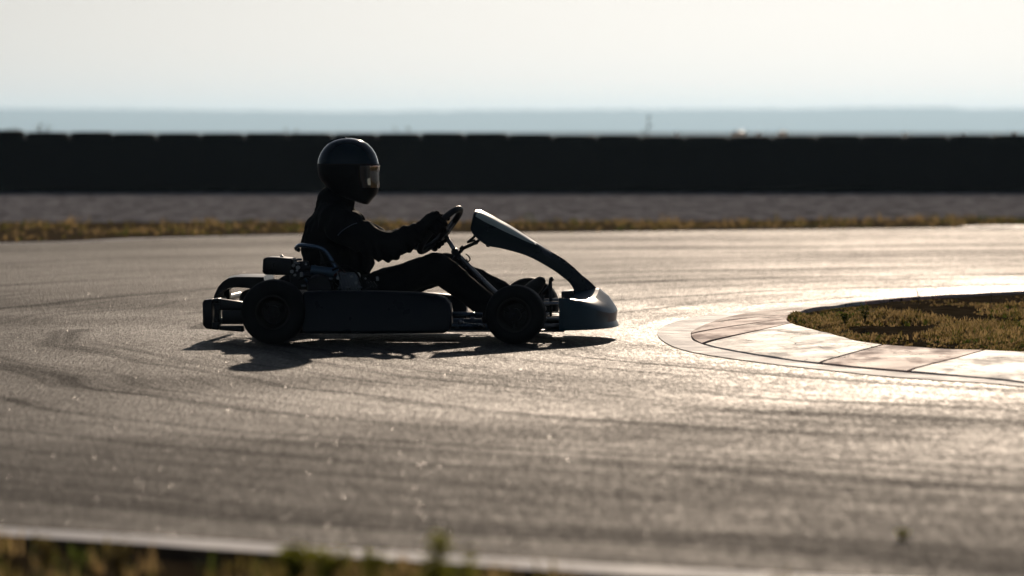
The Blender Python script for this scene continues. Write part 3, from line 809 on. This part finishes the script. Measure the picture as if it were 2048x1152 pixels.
# hooped black cover over the rear end (rounded plastic arch)
arch = [(436, 597), (439, 585), (446, 570), (455, 559), (466, 551.5), (480, 549), (505, 548.5), (536, 549)]
inn = [(444, 597), (449, 586), (458, 578), (470, 574), (486, 573), (505, 575), (530, 580), (545, 580)]
vs = []; fs = []
NL = 8
for (a, b) in zip(arch, inn):
    pa = K(a[0], a[1], .05); pb = K(b[0], b[1], .05)
    for k in range(NL + 1):
        lat = -.22 + .44 * k / NL; e = abs(k / NL - .5) * 2
        p = pa.lerp(pb, 0.08 * e ** 3); vs.append((p.x, lat + .05, p.z))
    for k in range(NL, -1, -1):
        lat = -.22 + .44 * k / NL; e = abs(k / NL - .5) * 2
        p = pb.lerp(pa, 0.08 * e ** 3); vs.append((p.x, lat + .05, p.z))
W_ = 2 * (NL + 1)
for i in range(len(arch) - 1):
    for k in range(W_): fs.append((i * W_ + k, i * W_ + (k + 1) % W_, (i + 1) * W_ + (k + 1) % W_, (i + 1) * W_ + k))
fs.append(tuple(range(W_))[::-1]); fs.append(tuple((len(arch) - 1) * W_ + k for k in range(W_)))
o = raw_obj('rear_cover', vs, fs, M_PLAST, kart); bm = bmesh.new(); bm.from_mesh(o.data); fixn(bm); bm.to_mesh(o.data); bm.free(); autosmooth(o, 45)
bm = bmesh.new(); prism(bm, [xz(x, y, .05) for x, y in [(451, 566), (461, 566), (461, 598), (450, 598)]], .0, .10); fixn(bm); bevel(mesh_obj('cover_bracket', bm, M_PLAST, kart), .003, 2)
# exhaust muffler tucked inside
bm = bmesh.new(); p = K(505, 597, .1); lathe(bm, [(-.15, .001), (-.15, .035), (-.14, .045), (.14, .045), (.15, .035), (.15, .001)], (p.x, .1, p.z), 'y', 24, closed=False); fixn(bm); autosmooth(mesh_obj('muffler', bm, M_DARK, kart))

# engine (right-hand side, beside the seat)
LE = -.38
bm = bmesh.new()
c0 = K(655, 600, LE); box(bm, (c0.x, LE, .15), (.20, .15, .14))
c1 = K(700, 562, LE); box(bm, (c1.x, LE, c1.z), (.085, .12, .075))
fixn(bm); eng = mesh_obj('engine', bm, M_ALU, kart); bevel(eng, .012, 3)
bm = bmesh.new(); ca = K(622, 540, LE); cb = K(676, 547, LE)
tube(bm, [ca, cb], .022, 20); tube(bm, [ca.lerp(cb, .1), ca.lerp(cb, .16)], .0245, 20); tube(bm, [ca.lerp(cb, .84), ca.lerp(cb, .9)], .0245, 20)
fixn(bm); autosmooth(mesh_obj('silencer', bm, mat('silencer_blue_grey', (.10, .16, .22), .35, metal=.5), eng))
bm = bmesh.new()
for k in range(7):
    p = K(682 + k * 6, 560 + k * 1.2, LE); box(bm, (p.x, LE, p.z), (.004, .15, .085), Matrix.Rotation(R(-18), 3, 'Y'))
fixn(bm); mesh_obj('cooling_fins', bm, M_ALU, eng, smooth=False)
bm = bmesh.new()
pb = [(531, 518), (534, 514.5), (541, 513), (560, 513.5), (575, 515), (587, 516), (590, 520), (590, 545), (585, 549), (535, 548), (530, 543)]
prism(bm, [xz(x, y, -.30) for x, y in pb], -.42, -.20); fixn(bm); ab = mesh_obj('air_box', bm, M_PLAST, eng); bevel(ab, .008, 3)
bm = bmesh.new(); c = K(563.5, 512.5, -.3); lathe(bm, [(-.01, .001), (-.01, .007), (.004, .007), (.006, .001)], (c.x, -.3, c.z), 'z', 12, closed=False)
for (px, py, r_) in ((587, 522, .006), (583, 529, .007), (580, 541, .008), (586, 548, .006), (592, 533, .009)):
    c = K(px + 4, py + 2, -.43); lathe(bm, [(-.012, .001), (-.012, r_), (.012, r_), (.012, .001)], (c.x, -.43, c.z), 'y', 10, closed=False)
fixn(bm); autosmooth(mesh_obj('air_box_clip', bm, M_STEEL, eng))
bm = bmesh.new(); p0 = K(590, 532, -.3); p1 = K(622, 545, -.36); tube(bm, [p0, p0.lerp(p1, .5) + V((0, 0, .012)), p1], .02, 14, smooth_n=4)
p0 = K(700, 575, LE); tube(bm, [p0, K(690, 590, LE), K(660, 600, LE - .05)], .012, 10, smooth_n=4)
tube(bm, [K(665, 540, -.42), K(690, 532, -.44), K(712, 545, -.44), K(722, 565, -.42), K(724, 582, -.42)], .005, 8, smooth_n=5)
tube(bm, [K(640, 530, -.42), K(668, 524, -.44), K(690, 548, -.44)], .004, 8, smooth_n=5)
fixn(bm); mesh_obj('hose', bm, M_RUBBER, eng)
bm = bmesh.new(); lathe(bm, [(-.47, .001), (-.47, .05), (-.455, .06), (-.44, .06), (-.44, .001)], (K(640, 575, -.45).x, 0, K(640, 575, -.45).z), 'y', 28, closed=False)
fixn(bm); autosmooth(mesh_obj('clutch_cover', bm, M_DARK, eng))

bm = bmesh.new()
c = K(610, 560, -.36); box(bm, (c.x, -.30, c.z), (.13, .16, .085)); c = K(606, 536, -.34); box(bm, (c.x, -.33, c.z), (.05, .07, .06))
fixn(bm); cb_ = mesh_obj('carburettor', bm, M_DARK, eng); bevel(cb_, .008, 3)
rr2 = random.Random(3); bm = bmesh.new()
for (px, py) in ((592, 520), (596, 527), (600, 519), (594, 541), (603, 548), (612, 528), (628, 556), (640, 552), (662, 558), (676, 556), (690, 549), (703, 553), (712, 566), (720, 575), (731, 557), (755, 556), (608, 572), (650, 575), (630, 570), (697, 575)):
    p = K(px, py, -.455); s_ = rr2.uniform(.004, .008); lathe(bm, [(-.012, .0005), (-.012, s_), (.006, s_), (.010, .0005)], p, rr2.choice('yzx'), 6, closed=False)
fixn(bm); autosmooth(mesh_obj('engine_bolts', bm, M_STEEL, eng))
for k, pts in enumerate((((598, 560), (615, 552), (640, 566), (668, 562)), ((604, 546), (612, 560), (625, 575), (650, 580)), ((668, 552), (684, 541), (699, 556), (716, 548)), ((676, 578), (690, 566), (706, 580), (722, 570)))):
    bm = bmesh.new(); tube(bm, [K(x, y, -.44 + .01 * k) for x, y in pts], .0055, 8, smooth_n=5); fixn(bm); mesh_obj('cable', bm, [M_RUBBER, M_FRAME, mat('red_brown_hose', (.08, .015, .01), .5), M_ALU][k], eng)
bm = bmesh.new()
for k in range(9):
    a = k * .7; p = K(735 + 2 * k, 566 + (k % 3) * 3, -.40); box(bm, p, (.012, .02, .010), Matrix.Rotation(a, 3, 'Y'))
tube(bm, [K(680, 590, -.4), K(720, 585, -.4), K(755, 575, -.38)], .014, 10, smooth_n=4)
fixn(bm); autosmooth(mesh_obj('exhaust_pipe', bm, M_DARK, eng))

# seat
bm = bmesh.new(); rows = []
sec = [((622, 500), .13, .05), ((614, 530), .16, .10), ((618, 570), .18, .13), ((640, 606), .19, .13), ((690, 628), .19, .12), ((740, 630), .18, .09), ((775, 618), .17, .05)]
for (p_, w, hgt) in sec:
    c = K(p_[0], p_[1], 0); row = []
    for k in range(13):
        a = -1 + 2 * k / 12; f = abs(a) ** 3
        row.append(V((c.x + hgt * f * .75, a * w * (1 - .0 * f), c.z + hgt * f * .62)))
    rows.append(row)
g = []
cols_ = [catmull([r_[k] for r_ in rows], 5) for k in range(13)]
g = [[bm.verts.new(c_[i]) for c_ in cols_] for i in range(len(cols_[0]))]
for i in range(len(g) - 1):
    for k in range(12): bm.faces.new((g[i][k], g[i][k + 1], g[i + 1][k + 1], g[i + 1][k]))
fixn(bm); seat = mesh_obj('seat', bm, M_PLAST, kart); solid(seat, .006, 0); autosmooth(seat, 50)
# bent tube beside the seat
bm = bmesh.new()
hoop = [K(597, 500, -.20), K(592.5, 496, -.23), K(600, 490.5, -.29), K(616, 492, -.33), K(637, 495, -.34), K(651, 503, -.34), K(661, 517, -.34), K(669, 532, -.34), K(680, 560, -.34), K(686, 640, -.33)]
tube(bm, hoop, .0095, 14, smooth_n=6); tube(bm, [K(597, 500, -.20), K(596, 498, .0), K(597, 500, .20)], .0095, 12); fixn(bm)
mesh_obj('seat_hoop', bm, mat('blue_steel_tube', (.12, .19, .27), .22, metal=.8, coat=.5), kart)

# steering
W0 = K(880, 460, 0)
e1 = K(918, 418, 0); e2 = K(840, 502, 0)
u_ = (e1 - e2).normalized(); v_ = V((0, 1, 0))
nrm = u_.cross(v_).normalized()          # along the column
if nrm.x < 0: nrm = -nrm
Rt_ = Matrix.Rotation(R(9), 3, u_)
if (Rt_ @ v_).dot(nrm) < 0: Rt_ = Matrix.Rotation(R(-9), 3, u_)
v_ = Rt_ @ v_; nrm = Rt_ @ nrm
WR = .128
def rimp(a, r=WR): return W0 + (u_ * math.cos(a) + v_ * math.sin(a)) * r
bm = bmesh.new()
tube(bm, [rimp(2 * math.pi * k / 56) for k in range(56)], .0145, 14, closed=True); fixn(bm)
stw = mesh_obj('steering_wheel', bm, M_GRIP, kart)
bm = bmesh.new()
for a in (R(60), R(-60), R(180)): tube(bm, [W0 + nrm * .03, rimp(a, WR * .98)], .0085, 8)
lathe(bm, [(-.008, .001), (-.008, .03), (.008, .03), (.008, .001)], (0, 0, 0), 'z', 20, closed=False)
fixn(bm)
q = nrm.to_track_quat('Z', 'Y').to_matrix()
o = None
for v in bm.verts:
    if v.co.length < .035: v.co = q @ v.co + W0 + nrm * .03
o = mesh_obj('spokes', bm, M_DARK, stw); autosmooth(o)
bm = bmesh.new()
cl = K(985, 578, 0)
tube(bm, [W0 + nrm * .03, K(912, 505, 0), K(962, 556, 0), cl, V((xf + .02, 0, .09))], .0095, 12); fixn(bm)
mesh_obj('steering_column', bm, M_STEEL, kart)
bm = bmesh.new()
c = K(910, 503, 0); lathe(bm, [(-.025, .001), (-.025, .016), (.025, .016), (.025, .001)], c, 'y', 14, closed=False)
box(bm, K(915, 510, 0), (.035, .04, .022), Matrix.Rotation(R(45), 3, 'Y'))
tube(bm, [K(906, 520, .0), K(926, 497, .0), K(952, 485, .0)], .008, 8)                 # strut up to the panel
tube(bm, [K(920, 498, -.02), K(925, 492, -.03)], .005, 8)
tube(bm, [K(936, 484, -.02), K(948, 474, -.03), K(950, 470, -.03)], .006, 8); tube(bm, [K(934, 485, 0), K(950, 480, 0)], .005, 8)
tube(bm, [K(932, 508, -.02), K(938, 513, -.03), K(940, 519, -.03), K(936, 523, -.03), K(933, 519, -.02)], .003, 8, smooth_n=4)
tube(bm, [K(952, 485, -.05), K(952, 485, .05)], .010, 10); tube(bm, [K(975, 491, -.06), K(975, 491, .06)], .007, 10)
tube(bm, [K(952, 485, 0), K(962, 478, 0), K(980, 492, 0)], .008, 8)
fixn(bm); autosmooth(mesh_obj('panel_bracket', bm, M_DARK, kart), 40)

# front panel: shield that narrows into the strip down to the nose
st = [((953, 420.5), (946, 430), (941, 458), .125), ((964, 422.5), (956, 437), (946, 468), .135), ((985, 432.5), (974, 447), (962, 483), .14), ((1000, 441), (989, 454), (978, 492), .135), ((1020, 452), (1009, 464), (1000, 496), .125), ((1042, 466), (1034, 475.5), (1028, 503), .11),
      ((1060, 478), (1055, 485), (1050, 510), .095), ((1079, 490), (1076, 494), (1068, 518), .08), ((1107, 507.5), (1096, 518), (1090, 530), .07), ((1128, 520.5), (1116, 532), (1108, 541), .068), ((1146, 535), (1131, 547), (1123, 552), .067), ((1162, 550), (1146, 560), (1136, 562), .067), ((1178, 563), (1160, 571), (1143, 571), .068), ((1190, 575), (1168, 579), (1147, 579), .07), ((1196, 584), (1175, 590), (1149, 592), .075)]
rows = []
for (U, C_, L_, w) in st:
    pu = K(*U, 0); pc = K(*C_, -w * .72); pl = K(*L_, -w)
    half_ = [pu, pu.lerp(V((pc.x, pc.y, pc.z)), .5) + V((0, 0, .003)), pc, pc.lerp(pl, .5) + V((0, -.006, 0)), pl]
    full = [V((p.x, -p.y, p.z)) for p in half_[:0:-1]] + half_
    rows.append(full)
# the mirrored side keeps the heights of the near side
nc = len(rows[0]); cc = [catmull([r_[k] for r_ in rows], 4) for k in range(nc)]
bm = bmesh.new(); g = [[bm.verts.new(c_[i]) for c_ in cc] for i in range(len(cc[0]))]
for i in range(len(g) - 1):
    for k in range(nc - 1): bm.faces.new((g[i][k], g[i][k + 1], g[i + 1][k + 1], g[i + 1][k]))
fixn(bm); 
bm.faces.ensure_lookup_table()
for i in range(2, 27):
    for k in (2, 3, 4, 5): bm.faces[i * (nc - 1) + k].material_index = 1  # pale colour on the top faces of the panel's upper stretch
fp = mesh_obj('front_panel', bm, [M_PANEL, M_PALE], kart); solid(fp, .006, 0); autosmooth(fp, 40)

# nose cone
Xt, Xe, Xb = K(1235, 640, 0).x, K(1126, 640, -.47).x, K(1118, 640, -.47).x
def nose_rows():
    rows = []; n = 44
    for i in range(n + 1):
        s = -math.cos(math.pi * i / n); a = min(abs(s), 1)
        fx = Xe + (Xt - Xe) * (1 - a ** 2.2) ** .62
        lat = .475 * s
        zc = .145 - .012 * math.sin(math.pi * min(a / .9, 1)) + .035 * a ** 3     # crease height
        zt2 = zc + .02 + .065 * (1 - a) ** 1.1 if a < .999 else zc + .005
        bx = Xb + .06 * (1 - a ** 2)
        mx_ = bx + (fx - bx) * .55
        zi = zt2
        pts = [(bx, .058), (fx - .012, .056), (fx + .006 * (1 - a ** 4), .060), (fx + .004 * (1 - a ** 4), .068), (fx - .004, .085), (fx, zc - .012), (fx - .006, zc), (mx_ + (fx - mx_) * .55, zc + (zi - zc) * .55), (mx_, zi - .002), (bx, zi)]
        rows.append([V((max(x, bx - .0), lat, z)) for x, z in pts])
    return rows
rows = nose_rows(); bm = bmesh.new(); g = [[bm.verts.new(p) for p in r_] for r_ in rows]
m2 = len(rows[0])
for i in range(len(g) - 1):
    for k in range(m2): bm.faces.new((g[i][k], g[i][(k + 1) % m2], g[i + 1][(k + 1) % m2], g[i + 1][k]))
bm.faces.new(g[0][::-1]); bm.faces.new(g[-1])
bmesh.ops.remove_doubles(bm, verts=bm.verts[:], dist=.0008); fixn(bm); nose = mesh_obj('nose_cone', bm, M_TEAL, kart); autosmooth(nose, 28)
# front bumper tubes + clamp block behind the nose
bm = bmesh.new()
for (z, w) in ((.10, .30), (.165, .22)):
    tube(bm, [(xf + .02, -w, z - .01), (xf + .12, -w, z), (Xb + .03, -w, z), (Xb + .09, -w * .6, z), (Xb + .09, w * .6, z), (Xb + .03, w, z), (xf + .12, w, z), (xf + .02, w, z - .01)], .0095, 10, smooth_n=4)
for y_ in (-.2, .2):
    for z in (.10, .165): tube(bm, [(Xb - .01, y_ * 1.4, z), (Xb + .02, y_ * 1.4, z)], .013, 10)
tube(bm, [(xf + .08, -.26, .065), (Xb + .02, -.26, .07)], .012, 10); tube(bm, [(xf + .08, .26, .065), (Xb + .02, .26, .07)], .012, 10)
fixn(bm); mesh_obj('front_bumper', bm, M_STEEL, kart)
bm = bmesh.new(); prism(bm, [xz(x, y, -.1) for x, y in [(1123, 583), (1146, 582), (1150, 604), (1123, 604)]], -.12, .12); fixn(bm)
bevel(mesh_obj('clamp_block', bm, M_PLAST, kart), .004, 2)
bm = bmesh.new(); box(bm, (xf + .16, 0, .085), (.09, .36, .05)); fixn(bm); bevel(mesh_obj('fuel_tank', bm, M_PLAST, kart), .012, 3)
# pedals
for s in (-1, 1):
    L0 = .2 * s; bm = bmesh.new()
    pp = [K(1084, 588, L0), K(1092, 579, L0), K(1099, 570, L0), K(1100, 562, L0), K(1102.5, 557, L0)]
    if s > 0: pp = [p + V((.004, 0, -.004)) for p in pp]
    tube(bm, pp, .006, 8, smooth_n=4); tube(bm, [pp[-1] - V((0, .04, 0)), pp[-1] + V((0, .04, 0))], .0075, 8)
    tube(bm, [pp[3], V((pp[3].x + .004, L0, .075))], .006, 8); tube(bm, [pp[0], V((pp[0].x + .01, L0, .08))], .005, 8)
    fixn(bm); mesh_obj('pedal', bm, M_DARK, kart)
# lower kerb rail between pod and front wheel
bm = bmesh.new()
tube(bm, [K(895, 628, -.46), K(925, 628, -.46), K(965, 630, -.46)], .010, 10); tube(bm, [K(895, 650, -.48), K(965, 652, -.48)], .012, 10)
fixn(bm); mesh_obj('side_rail', bm, M_FRAME, kart)

# ------------------------------------------------------------------ driver
PO = V((K(700, 600, 0).x, 0, .06))
def sub(o):               # bring a mesh made in kart metres to the person's own origin
    o.data.transform(Matrix.Translation(-PO)); return o
NEAR, FAR = -1, 1
near_hand_a, far_hand_a = R(-84), R(114)
hand_n = rimp(near_hand_a); hand_f = rimp(far_hand_a)
def wrist(s):
    q = K(838, 464, 0) if s < 0 else K(832, 480, 0); h = hand_n if s < 0 else hand_f
    return V((q.x, h.y + s * .012, q.z))
def body_parts(bm, g=0.0, head=True, cut=False):
    limb(bm, [K(672, 585, 0), K(660, 545, 0), K(657, 500, 0), K(662, 460, 0), K(670, 428, 0)], [(.105 + g, .155 + g), (.105 + g, .15 + g), (.108 + g, .155 + g), (.106 + g, .165 + g), (.075 + g, .12 + g)])
    limb(bm, [K(668, 438, -.15), K(668, 432, 0), K(668, 438, .15)], [(.062 + g, .06 + g), (.075 + g, .07 + g), (.062 + g, .06 + g)])
    for s in (-1, 1):
        h = hand_n if s < 0 else hand_f
        sh = K(674, 450, s * .19)
        if s < 0: el = K(772, 496, s * .25); wr = wrist(s)
        else: el = K(766, 486, s * .24); wr = wrist(s)
        mid = sh.lerp(el, .5) + V((0, s * .015, -.002))
        limb(bm, [sh, mid, el, el.lerp(wr, .5) + V((0, 0, -.004)), wr], [.058 + g, .052 + g, .044 + g, .038 + g * .9, .030 + g * .7])
        hip = K(690, 600, s * .10)
        if s < 0: kn = K(875, 533, s * .20); an = K(992, 628, s * .17)
        else: kn = K(890, 533, s * .20); an = K(1030, 600, s * .19)
        limb(bm, [hip, hip.lerp(kn, .5) + V((0, 0, .0)), kn], [.074 + g, .062 + g, .056 + g])
        limb(bm, [kn, kn.lerp(an, .4) + V((0, 0, .0)), an], [.054 + g, .050 + g, .036 + g])
        toe = an + V((.10, 0, .075))
        if not cut: limb(bm, [an + V((-.02, 0, -.015)), an + V((.05, 0, .015)), toe], [.034, .034, .026])
bm = bmesh.new(); body_parts(bm, -.010)
limb(bm, [K(674, 425, 0), K(686, 396, 0), K(693, 380, 0)], [.055, .052, .05])
# head: skull, jaw, nose
limb(bm, [K(687, 352, 0), K(689, 322, 0), K(688, 308, 0)], [(.078, .066), (.088, .074), (.075, .066)])
limb(bm, [K(698, 362, 0), K(710, 378, 0)], [(.05, .05), (.032, .034)])
limb(bm, [K(724, 335, 0), K(730, 351, 0)], [.008, .012], seg=10); limb(bm, [K(717, 366, -.018), K(719, 366, 0), K(717, 366, .018)], [.008, .009, .008], seg=8)
for s in (-1, 1): limb(bm, [K(694, 338, s * .073), K(694, 350, s * .073)], [(.014, .007), (.01, .006)], seg=10)
body = fuse('person', bm, M_SKIN, .007, 3)
sub(body)
body.location = KO + KX * PO.x + V((0, 0, PO.z)); body.rotation_euler = (0, 0, YAW)
tag(body, 'driver in black race suit and full-face helmet seated in the kart, gripping the wheel', 'person')

def folds(co):
    if co.z > .62: return .002 * noise.noise(co * 30)
    a = noise.noise(co * 14) * .008 + noise.noise(co * 34) * .0045
    return a
# jacket with upper body and sleeves
bm = bmesh.new()
gj = .014
limb(bm, [K(668, 580, 0), K(660, 545, 0), K(657, 500, 0), K(661, 460, 0), K(668, 428, 0)], [(.115, .165), (.118, .165), (.121, .172), (.117, .178), (.082, .135)])
limb(bm, [K(668, 440, -.155), K(667, 432, 0), K(668, 440, .155)], [(.072, .07), (.086, .08), (.072, .07)])
limb(bm, [K(706, 440, 0), K(716, 480, 0), K(722, 530, 0)], [(.05, .14), (.05, .15), (.055, .15)])
limb(bm, [K(670, 424, 0), K(668, 408, 0), K(667, 400, 0)], [(.086, .09), (.080, .082), (.076, .078)])
limb(bm, [K(682, 400, 0), K(685, 385, 0)], [.058, .055])
for s in (-1, 1):
    h = hand_n if s < 0 else hand_f
    sh = K(682, 452, s * .19)
    if s < 0: el = K(768, 494, s * .25); wr = wrist(s)
    else: el = K(766, 488, s * .24); wr = wrist(s)
    mid = sh.lerp(el, .5) + V((0, s * .015, .002))
    limb(bm, [sh, mid, el, el.lerp(wr, .5) + V((0, 0, -.004)), wr], [.076, .070, .066, .058, .044])
jac = fuse('jacket', bm, M_SUIT, .008, 4)
elb = [K(770, 494, -.25), K(768, 484, .24)]
def jf(co):
    d = folds(co)
    if co.x > K(720, 480, 0).x:          # sleeve creases run round the arm
        d += .0055 * math.sin(co.x * 150 + co.z * 60 + 3 * noise.noise(co * 9)) * (.5 + noise.noise(co * 7))
    return d
wrinkle(jac, jf); sub(jac); jac.parent = body
bm = bmesh.new()
for s in (-1, 1):
    hip = K(690, 600, s * .10)
    if s < 0: kn = K(877, 533, s * .20); an = K(986, 622, s * .17)
    else: kn = K(892, 534, s * .20); an = K(1022, 597, s * .19)
    limb(bm, [hip, hip.lerp(kn, .5) + V((0, 0, .0)), kn], [.086, .074, .066])
    limb(bm, [kn, kn.lerp(an, .45) + V((0, 0, .0)), an], [.064, .061, .05])
limb(bm, [K(672, 590, -.06), K(672, 590, .06)], [.1, .1])
tr = fuse('trousers', bm, M_SUIT, .008, 4); wrinkle(tr, lambda c: folds(c) * .8); sub(tr); tr.parent = body
for s in (-1, 1):
    an = K(990, 627, -.17) if s < 0 else K(1026, 600, .19)
    bm = bmesh.new(); limb(bm, [an + V((-.02, 0, -.02)), an + V((.03, 0, -.002)), an + V((.10, 0, .06)), an + V((.125, 0, .085))], [(.045, .04), (.042, .042), (.034, .045), (.024, .036)])
    o = fuse('shoe', bm, M_SHOE, .006, 2); sub(o); o.parent = body
# gloves: palm behind the rim, four fingers curled round it, thumb along the inside
for (a, s) in ((near_hand_a, -1), (far_hand_a, 1)):
    C_ = rimp(a); T = (-u_ * math.sin(a) + v_ * math.cos(a)).normalized(); O_ = (u_ * math.cos(a) + v_ * math.sin(a)).normalized()
    if T.dot(u_) < 0: T = -T                       # T runs along the rim, upwards
    bm = bmesh.new()
    back = -nrm
    pc = C_ + back * .036 + O_ * .014
    wr = wrist(s)
    limb(bm, [pc - T * .022 + O_ * .006, pc + T * .02 + O_ * .004], [(.022, .030), (.022, .028)], seg=14)
    limb(bm, [wr, pc], [.029, .030], seg=14)
    limb(bm, [C_ + back * .030 + O_ * .030 - T * .036, C_ + back * .030 + O_ * .030 + T * .034], [.017, .016], seg=12)
    for k, (lenf, rad) in enumerate(((.92, .0098), (1.0, .0103), (.97, .0100), (.82, .0088))):
        off = T * (.031 - k * .0205)
        pts = []
        for q_ in range(7):
            th = R(120 - 245 * lenf * q_ / 6)      # wraps over the outside of the rim to the front
            rr_ = .0265 + (.004 if q_ == 0 else 0)
            pts.append(C_ + off + (back * math.cos(th - R(60)) + O_ * math.sin(th - R(0)) * 1.0) * rr_ if False else C_ + off + (back * math.cos(R(20) + R(225) * lenf * q_ / 6) + O_ * math.sin(R(20) + R(225) * lenf * q_ / 6)) * rr_)
        limb(bm, pts, [rad * 1.08, rad * 1.05, rad, rad, rad * .95, rad * .92, rad * .85], seg=10, n=3)
    tb = [pc + T * .02 - O_ * .012, C_ + back * .026 - O_ * .014 + T * .035, C_ + back * .006 - O_ * .024 + T * .05, C_ - back * .012 - O_ * .02 + T * .056]
    limb(bm, tb, [.0145, .0125, .0115, .010], seg=10, n=3)
    # cuff
    limb(bm, [wr - (pc - wr).normalized() * .012, wr + (pc - wr).normalized() * .03], [.039, .034], seg=14)
    o = fuse('glove', bm, M_GLOVE, .0028, 2); wrinkle(o, lambda c: noise.noise(c * 60) * .0012); sub(o); o.parent = body

# helmet: stacked oval sections, eye port cut out, peak line, chin bar
lv = [(276, 690, 702, .02), (277.5, 680, 712, .05), (281, 668, 724, .078), (287, 657, 735, .099), (296, 648, 744, .113), (307, 641, 751, .122), (318, 637, 755, .126), (327, 635.5, 757, .1275), (331, 635.5, 759, .128), (334, 635.5, 757.5, .1275), (343, 636, 757.5, .127), (352, 637.5, 757.5, .125), (361, 643, 757.5, .121), (369, 650, 757.5, .116), (375, 655, 757, .112), (384, 660, 756, .106), (390, 672, 752.5, .10), (396, 688, 747, .092), (402, 708, 742, .080), (407, 724, 738, .062), (408.5, 730, 736.5, .035)]
SEG = 72; bm = bmesh.new(); rings = []; side_faces = []
for (py, b_, f_, w) in lv:
    pb_ = K(b_, py, 0); pf = K(f_, py, 0); cx = (pb_.x + pf.x) / 2; hx = (pf.x - pb_.x) / 2; ring = []
    for k in range(SEG):
        a = 2 * math.pi * k / SEG; c, s = math.cos(a), math.sin(a)
        e = 2.15
        ring.append(bm.verts.new((cx + hx * math.copysign(abs(c) ** (2 / e), c), w * math.copysign(abs(s) ** (2 / e), s), pb_.z)))
    rings.append(ring)
portx = K(738, 350, 0).x
zcut = K(700, 329, 0).z
for i in range(len(rings) - 1):
    for k in range(SEG):
        q4 = (rings[i][k], rings[i + 1][k], rings[i + 1][(k + 1) % SEG], rings[i][(k + 1) % SEG])
        cx = sum(v.co.x for v in q4) / 4; py = (lv[i][0] + lv[i + 1][0]) / 2
        if cx > portx - .002 * (py - 350) / 20 and 333 < py < 371: continue
        f = bm.faces.new(q4); f.material_index = 0 if sum(v.co.z for v in q4) / 4 > zcut else 1
bm.faces.new(rings[0]).material_index = 0
fixn(bm); hel = mesh_obj('helmet', bm, [M_HELM, M_HELMB], smooth=True); solid(hel, .010, -1)
autosmooth(hel, 50); sub(hel); hel.parent = body
# visor shell
bm = bmesh.new(); rows = []
for (py, b_, f_, w) in [l for l in lv if 330 < l[0] < 376]:
    pb_ = K(b_, py, 0); pf = K(f_, py, 0); cx = (pb_.x + pf.x) / 2; hx = (pf.x - pb_.x) / 2 + .003; row = []
    for k in range(41):
        a = R(-66 + 132 * k / 40); c, s = math.cos(a), math.sin(a)
        row.append(bm.verts.new((cx + hx * c ** (2 / 2.15), (w + .003) * math.copysign(abs(s) ** (2 / 2.15), s), pb_.z)))
    rows.append(row)
for i in range(len(rows) - 1):
    for k in range(40): bm.faces.new((rows[i][k], rows[i + 1][k], rows[i + 1][k + 1], rows[i][k + 1]))
fixn(bm); vis = mesh_obj('visor', bm, M_VISOR); sub(vis); vis.parent = hel
bm = bmesh.new()
for s in (-1, 1):
    c = K(702, 342, s * .13); lathe(bm, [(-.006, .001), (-.006, .018), (.004, .016), (.006, .001)], (c.x, s * .126, c.z), 'y', 20, closed=False)
fixn(bm); o = mesh_obj('visor_pivot', bm, M_HELMB); autosmooth(o); sub(o); o.parent = hel
bm = bmesh.new()
a_ = [K(x, y, 0) for x, y in ((656, 286.5), (660, 283), (668, 279.5), (680, 275.8), (692, 274))]
rw = []
for p in a_:
    rw.append([bm.verts.new(p + V((0, l_, -abs(l_) * 1.2 * abs(l_) / .05))) for l_ in (-.05, -.025, 0, .025, .05)])
for i in range(4):
    for k in range(4): bm.faces.new((rw[i][k], rw[i][k + 1], rw[i + 1][k + 1], rw[i + 1][k]))
fixn(bm); o = mesh_obj('helmet_spoiler', bm, M_HELM); solid(o, .005, 0); autosmooth(o, 40); sub(o); o.parent = hel
# grey piping over the shoulder
bm = bmesh.new(); dg = bpy.context.evaluated_depsgraph_get()
pp = []
bpy.context.view_layer.update()
for (x, y) in ((676, 470.5), (681, 465), (688, 459), (697, 453.5), (706, 449), (714, 446.5)):
    o0 = K(x, y, -.6) - PO; d0 = (K(x, y, 0) - K(x, y, -.6)).normalized()
    hit, loc, nn_, _ = jac.ray_cast(o0, d0)
    if hit: pp.append(loc + nn_ * .001)
if len(pp) > 2:
    tube(bm, pp, .0022, 6, smooth_n=3); fixn(bm); o = mesh_obj('piping', bm, M_PIPING); o.parent = jac
